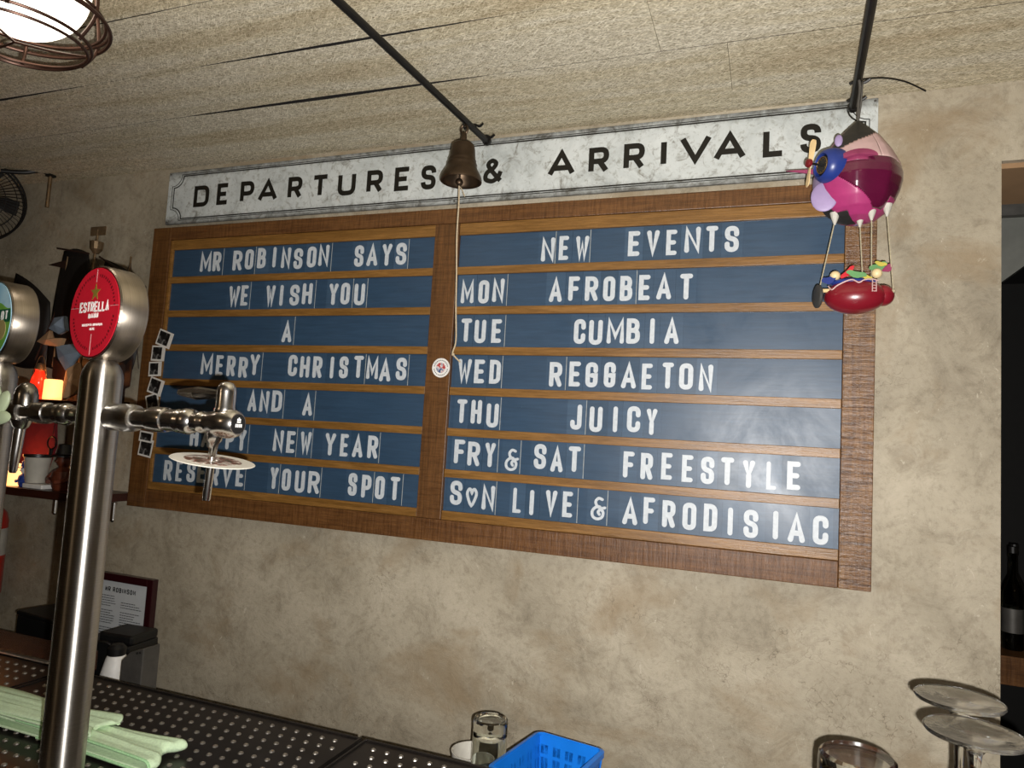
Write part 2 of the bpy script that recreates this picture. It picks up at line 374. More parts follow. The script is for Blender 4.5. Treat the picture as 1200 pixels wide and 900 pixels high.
def glyph(ch, W, H):
    r = min(W * .55, H * .3); f = fillet
    g = {
        'A': [([(0, 0), (W / 2, H), (W, 0)], 0), ([(W * .18, H * .28), (W * .82, H * .28)], 0)],
        'B': [([(0, 0), (0, H), (W * .92, H, r), (W * .92, H * .53, r), (0, H * .53)], 0), ([(0, H * .53), (W, H * .53, r), (W, 0, r), (0, 0)], 0)],
        'C': [([(W, H * .7), (W, H, r), (0, H, r), (0, 0, r), (W, 0, r), (W, H * .3)], 0)],
        'D': [([(0, 0), (0, H), (W, H, r * 1.1), (W, 0, r * 1.1)], 1)],
        'E': [([(W, H), (0, H), (0, 0), (W, 0)], 0), ([(0, H * .5), (W * .85, H * .5)], 0)],
        'F': [([(W, H), (0, H), (0, 0)], 0), ([(0, H * .5), (W * .85, H * .5)], 0)],
        'G': [([(W, H * .7), (W, H, r), (0, H, r), (0, 0, r), (W, 0, r), (W, H * .47), (W * .55, H * .47)], 0)],
        'H': [([(0, 0), (0, H)], 0), ([(W, 0), (W, H)], 0), ([(0, H * .5), (W, H * .5)], 0)],
        'I': [([(W / 2, 0), (W / 2, H)], 0)],
        'J': [([(W, H), (W, 0, r), (0, 0, r), (0, H * .25)], 0)],
        'L': [([(0, H), (0, 0), (W, 0)], 0)],
        'M': [([(0, 0), (0, H), (W / 2, H * .25), (W, H), (W, 0)], 0)],
        'N': [([(0, 0), (0, H), (W, 0), (W, H)], 0)],
        'O': [([(0, 0, r), (0, H, r), (W, H, r), (W, 0, r)], 1)],
        'P': [([(0, 0), (0, H), (W, H, r), (W, H * .42, r), (0, H * .42)], 0)],
        'R': [([(0, 0), (0, H), (W, H, r), (W, H * .46, r), (0, H * .46)], 0), ([(W * .55, H * .46), (W, 0)], 0)],
        'S': [([(W, H * .72), (W, H, r), (0, H, r), (0, H * .55, r), (W, H * .47, r), (W, 0, r), (0, 0, r), (0, H * .27)], 0)],
        'T': [([(0, H), (W, H)], 0), ([(W / 2, 0), (W / 2, H)], 0)],
        'U': [([(0, H), (0, 0, r), (W, 0, r), (W, H)], 0)],
        'V': [([(0, H), (W / 2, 0), (W, H)], 0)],
        'W': [([(0, H), (W * .25, 0), (W * .5, H * .72), (W * .75, 0), (W, H)], 0)],
        'X': [([(0, 0), (W, H)], 0), ([(0, H), (W, 0)], 0)],
        'Y': [([(0, H), (W / 2, H * .45), (W, H)], 0), ([(W / 2, H * .45), (W / 2, 0)], 0)],
        '1': [([(W * .2, H * .8), (W * .55, H), (W * .55, 0)], 0)],
        '8': [([(0, 0, r), (0, H * .52, r), (W, H * .52, r), (W, 0, r)], 1), ([(W * .08, H * .52, r), (W * .08, H, r), (W * .92, H, r), (W * .92, H * .52, r)], 1)],
        '7': [([(0, H), (W, H), (W * .4, 0)], 0)],
        '6': [([(0, 0, r), (0, H * .5, r), (W, H * .5, r), (W, 0, r)], 1), ([(0, H * .3), (0, H, r), (W, H, r)], 0)],
    }
    if ch == '&':
        p = catmull([(W, H * .45, 0), (W * .82, H * .15, 0), (W * .45, 0, 0), (W * .05, H * .12, 0), (W * .1, H * .42, 0), (W * .5, H * .62, 0), (W * .68, H * .86, 0), (W * .42, H, 0), (W * .18, H * .84, 0), (W * .36, H * .56, 0), (W, 0, 0)], 5)
        return [([Vector(q[:2]) for q in p], False)]
    if ch == '$':   # ampersand with curled foot
        p = catmull([(W * .78, H * .95, 0), (W * .5, H, 0), (W * .28, H * .84, 0), (W * .38, H * .64, 0), (W * .62, H * .58, 0), (W * .3, H * .56, 0), (W * .04, H * .36, 0), (W * .1, H * .1, 0), (W * .45, 0, 0), (W * .8, H * .1, 0), (W * .88, H * .34, 0), (W * .66, H * .46, 0), (W * .5, H * .34, 0), (W * .6, H * .22, 0)], 5)
        return [([Vector(q[:2]) for q in p], False), ([Vector((W * .62, H * .5)), Vector((W, H * .56))], False)]
    if ch == 'h':   # outlined heart
        p = catmull([(W * .5, 0, 0), (W * .12, H * .42, 0), (0, H * .74, 0), (W * .2, H * .97, 0), (W * .42, H * .9, 0), (W * .5, H * .74, 0), (W * .58, H * .9, 0), (W * .8, H * .97, 0), (W, H * .74, 0), (W * .88, H * .42, 0)], 3, True)
        return [([Vector(q[:2]) for q in p], True)]
    return [(f(P, bool(c)), bool(c)) for P, c in g[ch]]

def ribbon(bm, P, t, closed, d, rnd, T):
    """solid ribbon along P (2D), thickness t; front at y=0, back at y=d; T maps local (x, y, z) to target"""
    n = len(P); Lf = []; Rt = []
    for i in range(n):
        a = P[i] - P[i - 1] if (i or closed) else P[1] - P[0]
        b = P[(i + 1) % n] - P[i] if (i < n - 1 or closed) else a
        a = a.normalized() if a.length > 1e-9 else b.normalized(); b = b.normalized() if b.length > 1e-9 else a
        na = Vector((-a.y, a.x)); nb = Vector((-b.y, b.x)); m = na + nb
        if m.length < .2: m = na
        m.normalize(); k = min(1 / max(m.dot(na), .2), 1.8)
        Lf.append(P[i] + m * t / 2 * k); Rt.append(P[i] - m * t / 2 * k)
    def V(p, y): return bm.verts.new(T(p.x, y, p.y))
    ry = lambda i: -.00006 * i / n
    lf = [V(p, ry(i)) for i, p in enumerate(Lf)]; rf = [V(p, ry(i)) for i, p in enumerate(Rt)]; lb = [V(p, d) for p in Lf]; rb = [V(p, d) for p in Rt]
    for i in range(n if closed else n - 1):
        j = (i + 1) % n
        for q in ((lf[i], rf[i], rf[j], lf[j]), (lf[i], lf[j], lb[j], lb[i]), (rf[j], rf[i], rb[i], rb[j])): bm.faces.new(q)
    if not closed:
        for e in (0, n - 1):
            if rnd:
                dr = (P[0] - P[1] if e == 0 else P[-1] - P[-2]).normalized(); c = P[e]; s = Vector((-dr.y, dr.x)) * t / 2; K = 6
                ar = [c + s * math.cos(math.pi * k / K) + dr * (t / 2) * math.sin(math.pi * k / K) for k in range(K + 1)]
                fr = [V(p, ry(e)) for p in ar]; bk = [V(p, d) for p in ar]
                bm.faces.new(fr)
                for k in range(K): bm.faces.new((fr[k], fr[k + 1], bk[k + 1], bk[k]))
            else: bm.faces.new((lf[e], rf[e], rb[e], lb[e]))

def draw(bm, ch, x0, z0, w, h, t, d=.001, rnd=True, T=None):
    T = T or (lambda x, y, z: Vector((x, y, z)))
    W = max(w - t, 0.0001); H = h - t
    if ch == 'I': W = max(w - t, 0)
    for k, (P, c) in enumerate(glyph(ch, W, H)):
        eps = -k * .00008
        ribbon(bm, [p + Vector((x0 + t / 2, z0 + t / 2)) for p in P], t, c, d, rnd, lambda x, y, z: T(x, y + eps, z))

def text(bm, s, xc, z0, w, h, t, gap, d=.0004, rnd=False, T=None):
    tot = sum((w * .35 if c in ' I1' else w) + gap for c in s) - gap; x = xc - tot / 2
    for c in s:
        cw = w * .35 if c in ' I1' else w
        if c != ' ': draw(bm, c, x, z0, cw, h, t, d, rnd, T)
        x += cw + gap

# ---------------------------------------------------------------- the room
CZ = 2.345
WY = 0.03
bm = BM()
box(bm, -2.6, 2.116, WY, WY + .23, 0, CZ + .1)
wall = struct('wall_back', bm, 'plaster')
bm = BM(); box(bm, 2.116, 4.2, WY, WY + .23, 2.188, CZ + .1); struct('trim_1', bm, 'plaster')
bm = BM(); box(bm, 2.116, 4.2, WY + .015, WY + .235, 2.178, 2.19); struct('trim_2', bm, 'brownwall')
bm = BM(); box(bm, -2.7, -2.6, -4.3, 2.3, 0, CZ + .1); struct('wall_left', bm, 'plaster')
bm = BM(); box(bm, 4.2, 4.3, -4.3, 2.3, 0, CZ + .1); struct('wall_right', bm, 'plaster')
bm = BM(); box(bm, -2.7, 4.3, -4.4, -4.3, 0, CZ + .1); struct('wall_front', bm, 'plaster')
bm = BM(); box(bm, -2.7, 4.3, -4.4, 2.4, -.1, 0); struct('floor', bm, 'floor')
bm = BM(); box(bm, -2.6, 2.116, 1.9, 2.0, 0, CZ + .1); box(bm, 2.116, 4.2, 1.9, 2.0, 0, CZ + .1); struct('wall_far', bm, 'dark')
bm = BM(); box(bm, -2.7, 4.3, -4.4, 2.4, CZ + .022, CZ + .12); ceil = struct('ceiling', bm, 'dark')
ys = [WY, -.065, -.243, -.426, -.603, -.78]
while ys[-1] > -4.2: ys.append(ys[-1] - .177)
seams = {1: [1.62, -.4], 2: [1.50, -.9], 3: [.1, 2.5], 4: [-.6, 1.9]}
wide = {(2, 0): .0045, (2, 1): .004, (3, 1): .004}
rr = random.Random(3)
for i in range(len(ys) - 1):
    xs = sorted([-2.6] + seams.get(i, [rr.uniform(-1.5, 0), rr.uniform(1.2, 3)]) + [4.2])
    for k in range(len(xs) - 1):
        bm = BM(); dz = rr.uniform(-.0006, .0006); g = .0006
        x0, x1, ya, yb = xs[k] + .0004, xs[k + 1] - .0004, ys[i + 1], ys[i]
        n = 90 if i < 4 else 8
        # an uneven long edge, so that joints open and close
        lo = []; hi = []
        for q in range(n + 1):
            x = x0 + (x1 - x0) * q / n
            def gap(j, x):
                base = .0003
                if j == 2: base = .0062 * max(0, 1 - abs(x - .74) / .40) ** .7 + .0003
                if j == 3: base = .0040 * max(0, 1 - abs(x - .90) / .36) + .0040 * max(0, 1 - abs(x + .15) / .4) + .0003
                if j == 4: base = .0014 * max(0, 1 - abs(x - .45) / .3) + .0003
                return base + .0007 * abs(math.sin(37 * x + j) * math.sin(91 * x)) * (base > .0006)
            lo.append((x, ya + gap(i + 1, x))); hi.append((x, yb - (gap(i, x) if i else 0)))
        for z in (CZ + dz, CZ + .021):
            pass
        A = [[bm.verts.new((p[0], p[1], z)) for p in row] for row in (lo, hi) for z in (CZ + dz, CZ + .021)]
        l0, l1, h0, h1 = A
        for q in range(n):
            bm.faces.new((l0[q], h0[q], h0[q + 1], l0[q + 1])); bm.faces.new((l0[q], l0[q + 1], l1[q + 1], l1[q])).material_index = 1; bm.faces.new((h0[q + 1], h0[q], h1[q], h1[q + 1])).material_index = 1
        bm.faces.new((l0[0], l1[0], h1[0], h0[0])); bm.faces.new((l0[-1], h0[-1], h1[-1], l1[-1]))
        obj('ceiling_board', bm, ['board', 'crackm'], ceil)  # long edges coloured dark for dirt and the shade inside the joints

# back ledge behind the bar (carries the basket and the glass)
bm = BM(); box(bm, -1.0, 2.9, -.4615, -.195, .90, .96); struct('trim_3', bm, 'dark')

# ---------------------------------------------------------------- the letter board
B = thing('letter_board', 'large brown wooden letter board with navy rows of white letters on the plaster wall', 'sign board')
B0, B1, Z0, Z1 = 0.0, 1.9, 1.35, 2.156
bm = BM(); box(bm, B0 + .004, B1 - .004, .016, .0295, Z0 + .004, Z1 - .004); obj('backing_panel', bm, 'rail', B)
def framebit(name, x0, x1, z0, z1, m, yf=0.0, yb=.0165):
    bm = BM(); box(bm, x0, x1, yf, yb, z0, z1); return obj(name, bm, m, B, bevel=.0015)
framebit('side_stile', B0, .066, Z0, Z1 - .0, 'sidew')
framebit('side_stile', 1.8425, B1, Z0, Z1 - .0, 'stile')
framebit('middle_stile', .9225, .9875, 1.402, 2.118, 'sidew')
framebit('top_rail', .0665, 1.842, 2.1185, Z1, 'rail')
framebit('bottom_rail', .0665, 1.842, Z0, 1.4015, 'rail')
framebit('inner_moulding', .0668, .0765, 1.402, 2.118, 'slat', .004)
RT0, PITCH, SH = 2.0883, .0978, .0782
for (xa, xb) in ((.077, .922), (.988, 1.842)):
    bm = BM(); box(bm, xa, xb, .003, .0165, 2.089, 2.118); obj('row_slat', bm, 'slat', B, bevel=.001)
    for i in range(7):
        zt = RT0 - i * PITCH; zb = zt - SH
        bm = BM(); box(bm, xa, xb, .010, .0162, zb - .002, zt + .002); obj('row_panel', bm, 'navy', B)
        z2 = zb - (PITCH - SH) + .0004
        if i == 6: z2 = 1.402
        bm = BM(); box(bm, xa, xb, .003, .0165, z2, zb - .0002); obj('row_slat', bm, 'slat', B, bevel=.001)
ROWS = [
    ('L1', 2.0493, [('M',0.179,0.218,2.051), ('R',0.224,0.252,2.051), None, ('R',0.295,0.326,2.051), ('O',0.337,0.365,2.053), ('B',0.379,0.407,2.055), ('I',0.431,0.440,2.056), ('N',0.459,0.489,2.053), ('S',0.500,0.528,2.049), ('O',0.543,0.571,2.052), ('N',0.579,0.611,2.055), None, ('S',0.690,0.717,2.049), ('A',0.727,0.759,2.050), ('Y',0.772,0.800,2.049), ('S',0.812,0.842,2.050)], [0.2614, 0.3729, 0.6201, 0.8484]),
    ('L2', 1.9515, [('W',0.292,0.328,1.951), ('E',0.334,0.357,1.952), None, ('W',0.419,0.448,1.950), ('I',0.465,0.474,1.950), ('S',0.497,0.527,1.950), ('H',0.537,0.568,1.953), None, ('Y',0.621,0.648,1.950), ('O',0.657,0.684,1.951), ('U',0.698,0.729,1.948)], [0.366, 0.5787, 0.6941, 0.7367]),
    ('L3', 1.8537, [('A',0.482,0.513,1.851)], [0.5215]),
    ('L4', 1.7559, [('M',0.216,0.257,1.759), ('E',0.269,0.293,1.757), ('R',0.307,0.335,1.756), ('R',0.348,0.377,1.753), ('Y',0.385,0.416,1.761), None, ('C',0.511,0.539,1.761), ('H',0.549,0.578,1.758), ('R',0.589,0.617,1.758), ('I',0.642,0.653,1.758), ('S',0.670,0.696,1.759), ('T',0.713,0.741,1.761), ('M',0.751,0.785,1.759), ('A',0.789,0.821,1.754), ('S',0.836,0.865,1.758)], [0.426, 0.748, 0.8714]),
    ('L5', 1.6581, [('A',0.389,0.418,1.663), ('N',0.428,0.458,1.663), ('D',0.468,0.500,1.665), None, ('A',0.567,0.597,1.659)], [0.507, 0.6047]),
    ('L6', 1.5603, [('H',0.201,0.230,1.558), ('A',0.242,0.272,1.558), ('P',0.285,0.313,1.556), ('P',0.326,0.353,1.557), ('Y',0.366,0.393,1.556), None, ('N',0.483,0.515,1.561), ('E',0.526,0.552,1.560), ('W',0.569,0.602,1.561), None, ('Y',0.645,0.676,1.561), ('E',0.691,0.714,1.561), ('A',0.727,0.757,1.561), ('R',0.771,0.800,1.561)], [0.4026, 0.5579, 0.6057, 0.8055]),
    ('L7', 1.4625, [('R',0.118,0.147,1.458), ('E',0.162,0.184,1.459), ('S',0.201,0.230,1.460), ('E',0.238,0.265,1.461), ('R',0.284,0.312,1.457), ('V',0.324,0.358,1.459), ('E',0.371,0.396,1.461), None, ('Y',0.483,0.508,1.463), ('O',0.521,0.548,1.462), ('U',0.562,0.592,1.460), ('R',0.603,0.637,1.461), None, ('S',0.723,0.748,1.465), ('P',0.762,0.789,1.463), ('O',0.801,0.827,1.463), ('T',0.843,0.869,1.464)], [0.2767, 0.4024, 0.5138, 0.6421, 0.7968, 0.8777]),
    ('R1', 2.0493, [('N',1.199,1.232,2.045), ('E',1.242,1.265,2.047), ('W',1.282,1.313,2.045), None, ('E',1.403,1.429,2.050), ('V',1.444,1.472,2.050), ('E',1.487,1.510,2.049), ('N',1.526,1.560,2.053), ('T',1.571,1.596,2.053), ('S',1.610,1.639,2.051)], [1.2343, 1.3169]),
    ('R2', 1.9515, [('M',1.000,1.034,1.949), ('O',1.046,1.073,1.948), ('N',1.082,1.112,1.951), None, ('A',1.224,1.255,1.949), ('F',1.270,1.296,1.951), ('R',1.309,1.339,1.950), ('O',1.351,1.378,1.949), ('B',1.389,1.417,1.949), ('E',1.431,1.456,1.950), ('A',1.470,1.502,1.951), ('T',1.520,1.547,1.950)], [1.1202, 1.4267]),
    ('R3', 1.8537, [('T',1.006,1.034,1.855), ('U',1.042,1.071,1.852), ('E',1.086,1.111,1.853), None, ('C',1.288,1.315,1.852), ('U',1.323,1.354,1.850), ('M',1.364,1.403,1.853), ('B',1.408,1.438,1.853), ('I',1.458,1.471,1.853), ('A',1.491,1.522,1.853)], [1.121]),
    ('R4', 1.7559, [('W',1.005,1.040,1.757), ('E',1.048,1.074,1.756), ('D',1.087,1.115,1.756), None, ('R',1.235,1.265,1.753), ('E',1.282,1.308,1.755), ('G',1.320,1.348,1.754), ('G',1.362,1.388,1.755), ('A',1.401,1.434,1.754), ('E',1.446,1.469,1.753), ('T',1.490,1.514,1.756), ('O',1.526,1.555,1.755), ('N',1.567,1.596,1.753)], [1.1196, 1.2751]),
    ('R5', 1.6581, [('T',1.009,1.035,1.660), ('H',1.046,1.073,1.660), ('U',1.086,1.116,1.653), None, ('J',1.290,1.316,1.658), ('U',1.334,1.363,1.655), ('I',1.386,1.398,1.657), ('C',1.418,1.447,1.659), ('Y',1.460,1.483,1.655)], [1.1215, 1.3267]),
    ('R6', 1.5603, [('F',1.009,1.036,1.564), ('R',1.044,1.075,1.561), ('Y',1.088,1.114,1.561), None, ('&',1.138,1.173,1.553), None, ('S',1.209,1.238,1.565), ('A',1.249,1.278,1.561), ('T',1.290,1.318,1.564), None, ('F',1.414,1.438,1.560), ('R',1.452,1.478,1.559), ('E',1.496,1.519,1.562), ('E',1.539,1.562,1.560), ('S',1.578,1.605,1.559), ('T',1.618,1.644,1.560), ('Y',1.661,1.685,1.557), ('L',1.707,1.726,1.557), ('E',1.746,1.771,1.560)], [1.1218, 1.177, 1.3263]),
    ('R7', 1.4625, [('S',1.005,1.036,1.467), ('h',1.046,1.076,1.460), ('N',1.087,1.119,1.462), None, ('L',1.164,1.184,1.462), ('I',1.204,1.215,1.460), ('V',1.242,1.269,1.463), ('E',1.282,1.305,1.463), None, ('&',1.346,1.381,1.460), None, ('A',1.417,1.450,1.460), ('F',1.462,1.486,1.465), ('R',1.502,1.529,1.462), ('O',1.544,1.572,1.461), ('D',1.587,1.614,1.462), ('I',1.634,1.646,1.458), ('S',1.666,1.694,1.457), ('I',1.721,1.733,1.459), ('A',1.750,1.782,1.457), ('C',1.796,1.824,1.457)], [1.1227, 1.3172, 1.3843]),
]
ORD = ['first', 'second', 'third', 'fourth', 'fifth', 'sixth', 'seventh', 'eighth', 'ninth', 'tenth', 'eleventh', 'twelfth']
cr = random.Random(11)
NAME = {'&': 'ampersand', 'h': 'outlined heart'}
for nm, zc, items, lines in ROWS:
    L = [q for q in items if q]
    lim = (.078, .9215) if nm[0] == 'L' else (.989, 1.8415)
    prev = None; cards = []
    seq = items
    for i, q in enumerate(seq):
        if q is None: continue
        a, b = q[1], q[2]
        p = seq[i - 1] if i else None; nx = seq[i + 1] if i + 1 < len(seq) else None
        ca = (p[2] + a) / 2 if p else a - .0085
        cb = (b + nx[1]) / 2 if nx else b + .0085
        for ln in lines:      # a card's white edge stands where the photograph shows it
            if b - .003 < ln < b + .016: cb = ln
            if a - .016 < ln < a + .003: ca = ln
        cards.append((q, max(ca, lim[0]), min(cb, lim[1])))
    for k, (q, ca, cb) in enumerate(cards):
        ch, a, b, z = q
        yc = .0085
        tilt = cr.uniform(-.0006, .0006)
        bm = BM(); box(bm, ca + .0003, cb - .0003, yc, .0099, zc - SH / 2 + .0004, zc + SH / 2 - .0002)
        c = obj('letter_card', bm, cr.choice(['card1', 'card2', 'card3', 'card1']), B)
        c['label'] = 'navy card with white ' + (NAME.get(ch, 'letter ' + ch))
        h = .0565; w = b - a
        st = min(.0104, w * .42)
        if ch in 'MW': st = .0096
        if ch == 'I': st = .0098; a, b = (a + b) / 2 - .0051, (a + b) / 2 + .0051; w = b - a
        bm = BM()
        if ch == 'h': draw(bm, 'h', a, z - .023, w, .046, .0068, .0012)
        elif ch == '&': draw(bm, '$', a, z - .0255, w, .051, .0062, .0012)
        else: draw(bm, ch, a, z - h / 2, w if ch != 'I' else w, h, st, .0012)
        lt = obj('letter', bm, 'letter', c, loc=(0, yc - .0012, 0))
        if any(abs(cb - ln) < .001 for ln in lines):
            bm = BM(); box(bm, cb - .0016, cb - .0003, yc - .0006, yc - .00005, zc - SH / 2 + .001, zc + SH / 2 - .001)
            obj('card_edge', bm, 'edge', c)

# ---------------------------------------------------------------- the enamel sign
G = thing('enamel_sign', 'long weathered white sign reading DEPARTURES & ARRIVALS above the letter board', 'sign', (.959, .02, 2.2545), 0)
G.rotation_euler = (0, -.0032, 0)
SL, SR_, SB, ST = -.941, .942, -.0785, .0785
bm = BM(); box(bm, SL, SR_, 0, .009, SB, ST); obj('sign_plate', bm, 'enamel', G, bevel=.001)
def border(ins, t):
    nr = .034
    x0, x1, z0, z1 = SL + ins, SR_ - ins, SB + ins * .62, ST - ins * .62
    P = []
    def corner(cx, cz, a0, a1):
        for k in range(7):
            a = math.radians(a0 + (a1 - a0) * k / 6); P.append(Vector((cx + nr * math.cos(a), cz + nr * math.sin(a))))
    corner(x0, z0, 90, 0); corner(x1, z0, 180, 90); corner(x1, z1, 270, 180); corner(x0, z1, 360, 270)
    bm = BM(); ribbon(bm, P, t, True, .0004, False, lambda x, y, z: Vector((x, y - .0004, z)))
    return bm
obj('border_line', border(.016, .0018), 'ink', G); obj('border_line', border(.0235, .0032), 'ink', G)
SIGN = [('D', 0.119, 0.175, 2.219, 2.282), ('E', 0.204, 0.248, 2.22, 2.283), ('P', 0.288, 0.336, 2.22, 2.282), ('A', 0.35, 0.417, 2.219, 2.282), ('R', 0.451, 0.498, 2.221, 2.281), ('T', 0.529, 0.584, 2.22, 2.28), ('U', 0.613, 0.668, 2.219, 2.281), ('R', 0.702, 0.75, 2.219, 2.279), ('E', 0.785, 0.832, 2.22, 2.281), ('S', 0.862, 0.904, 2.219, 2.278), ('&', 1.033, 1.085, 2.22, 2.282), ('A', 1.199, 1.267, 2.222, 2.288), ('R', 1.299, 1.347, 2.224, 2.285), ('R', 1.381, 1.429, 2.225, 2.287), ('I', 1.465, 1.477, 2.228, 2.289), ('V', 1.506, 1.575, 2.229, 2.294), ('A', 1.579, 1.647, 2.227, 2.294), ('L', 1.681, 1.726, 2.23, 2.291), ('S', 1.755, 1.795, 2.231, 2.294)]
for ch, a, b, z0, z1 in SIGN:
    zm = (z0 + z1) / 2 - 2.2545; xm = (a + b) / 2 - .959; zz = zm - xm * .0032
    bm = BM(); draw(bm, ch, a - .959, zz - .0315, b - a, .063, .0128 if ch != '&' else .0115, .0004, False, lambda x, y, z: Vector((x, y - .0005, z)))
    obj('painted_letter', bm, 'ink', G)
for (x, z) in ((SL + .006, ST - .006), (SL + .006, SB + .006), (SR_ - .006, ST - .006), (SR_ - .006, SB + .006), (.0, ST - .006), (0, SB + .006)):
    bm = BM(); solid(bm, [(.0026, 0), (.0022, .0012)], base=(x, 0, z), axis=(0, -1, 0), seg=10); obj('screw', bm, 'greybox', G)

# ---------------------------------------------------------------- sticker and instant photos
t = thing('round_sticker', 'small round white sticker with red and blue emblem on the middle stile', 'sticker', (.963, 0, 1.762))
bm = BM(); solid(bm, [(.0235, 0), (.0235, .0006)], axis=(0, -1, 0), seg=32); obj('sticker_disc', bm, 'white', t)
bm = BM(); solid(bm, [(.0125, .0006), (.0125, .0009)], axis=(0, -1, 0), seg=24); obj('emblem', bm, 'stick', t)
bm = BM()
for k in range(26):
    a = 2 * math.pi * k / 26
    if k % 13 in (0,): continue
    x, z = .018 * math.cos(a), .018 * math.sin(a); box(bm, x - .0011, x + .0011, -.0009, -.0005, z - .0013, z + .0013)
obj('ring_lettering', bm, 'print_', t)

PH = [(.083, 1.829, -.30, 'two people, topmost of the column', .056, .046), (.065, 1.787, -.03, 'second from the top of the column', .050, .044),
      (.058, 1.742, .04, 'third from the top of the column', .047, .042), (.068, 1.692, -.26, 'fourth from the top of the column, tilted', .054, .046),
      (.060, 1.648, .28, 'fifth from the top, just above the tap', .047, .044), (.050, 1.548, -.1, 'just below the tap, mostly hidden', .05, .03), (.052, 1.517, -.14, 'lowest of the column, below the tap', .050, .050)]
for i, (x, z, rot, lab, w, h) in enumerate(PH):
    yo = -.0012 - .0008 * (i % 2)
    t = thing('instant_photo', 'small dark instant photo on the left stile, ' + lab, 'photo', (x, yo, z), 0, 'instant photos on the left stile of the letter board')
    t.rotation_euler = (0, -rot, 0)
    bm = BM(); box(bm, -w / 2, w / 2, -.0003, .0003, -h / 2, h / 2); obj('photo_border', bm, 'pborder', t)
    bm = BM(); box(bm, -w / 2 + .0045, w / 2 - (.012 if i in (0, 1, 2, 3) else .005), -.0006, -.0002, -h / 2 + .005, h / 2 - .0045); obj('photo_image', bm, 'photo', t)

# ---------------------------------------------------------------- ceiling bars, bell, cable
def bar(label, x0, x1, ya, yb, hooks):
    z = 2.29
    t = thing('ceiling_bar', label, 'metal bar', (0, 0, 0), 0, 'black bars hung under the ceiling')
    bm = BM(); tube(bm, [(x0, ya, z), (x1, yb, z)], .0075, 12); obj('rod', bm, 'black', t)
    for kq, y in enumerate(hooks):
        x = x0 + (x1 - x0) * (y - ya) / (yb - ya)
        bm = BM()
        if y < -.55: tube(bm, [(x, y, CZ), (x, y, z + .006)], .0012, 6)
        tube(bm, catmull([(x - .012, y, z + .006), (x, y, z + .011), (x + .012, y, z + .006), (x + .022, y - .004, z + .010)], 4), .0028, 6)
        obj('hanger', bm, 'black', t)
    bm = BM(); solid(bm, [(.009, 0), (.0105, .003), (.0105, .009), (.008, .012)], base=(x1, yb - .012, z), axis=(0, 1, 0), seg=14); obj('end_cap', bm, 'black', t)
    return t
bar('thin black metal bar ending just above the bell', 1.0230, 1.0735, -.87, -.055, (-.8, -.62, -.125, -.065))
bar('thin black metal bar ending above the toy airship', 1.8285, 1.8484, -.9, -.04, (-.85, -.13, -.06))
bm = BM(); tube(bm, catmull([(1.851, -.135, 2.300), (1.89, -.12, 2.306), (1.93, -.10, 2.304), (1.968, -.078, 2.292)], 5), .0014, 6)
tag(obj('loose_wire', bm, 'black'), 'thin black wire sticking out right from the bar above the toy airship', 'wire')

BX, BY = 1.066, -.170
t = thing('bronze_bell', 'old bronze bell hanging from the black bar in front of the white sign', 'bell', (BX, BY, 2.152))
bm = BM()
out = [(.0450, 0), (.0455, .004), (.0435, .012), (.038, .022), (.0335, .030), (.0325, .036), (.0328, .039), (.0312, .042), (.0302, .046), (.0305, .048), (.0285, .052), (.0265, .072), (.0245, .082), (.018, .0875), (.006, .089)]
inn = [(r - .0035, h - .002) for r, h in out[::-1] if r > .01]
lathe(bm, [(0, .089)] + out[::-1] + [(.0415, .0005)] + inn[::-1][1:] + [(0, .083)], seg=40)
obj('bell_body', bm, 'bronze', t, smooth=True)
bm = BM(); solid(bm, [(.007, .088), (.006, .108), (.0045, .112)], seg=12); tube(bm, [(.008 * math.cos(a), 0, .118 + .010 * math.sin(a)) for a in [2 * math.pi * k / 16 for k in range(16)]], .0024, 6, True); obj('crown_loop', bm, 'bronze', t, smooth=True)
bm = BM(); tube(bm, catmull([(0, .0, .120), (0, -.007, .130), (0, 0, .1455), (0, .009, .136), (0, .006, .122), (0, 0, .118)], 5), .0016, 6)
tube(bm, catmull([(-.004, 0, .13), (-.008, 0, .118), (-.006, 0, .105)], 4), .0012, 6); obj('hanging_wire', bm, 'black', t, smooth=True)
bm = BM(); tube(bm, [(0, -.006, .08), (0, -.008, .0)], .0022, 8); ball(bm, (0, -.008, -.004), .0085, 16); obj('clapper', bm, 'bronze', t, smooth=True)
bm = BM()
pts = catmull([(0, -.008, -.010), (.001, -.006, -.05), (-.0005, -.002, -.12), (.001, .005, -.20), (.002, .012, -.28), (.003, .02, -.345), (-.004, .022, -.372), (-.001, .024, -.379), (.012, .030, -.392)], 6)
tube(bm, pts, .0017, 7); ball(bm, (-.003, .0225, -.376), .0035, 8)
tube(bm, catmull([(0, -.006, -.012), (.008, -.006, -.022), (.014, -.006, -.036), (.010, -.006, -.028)], 4), .0009, 5)
obj('pull_rope', bm, 'rope', t, smooth=True)

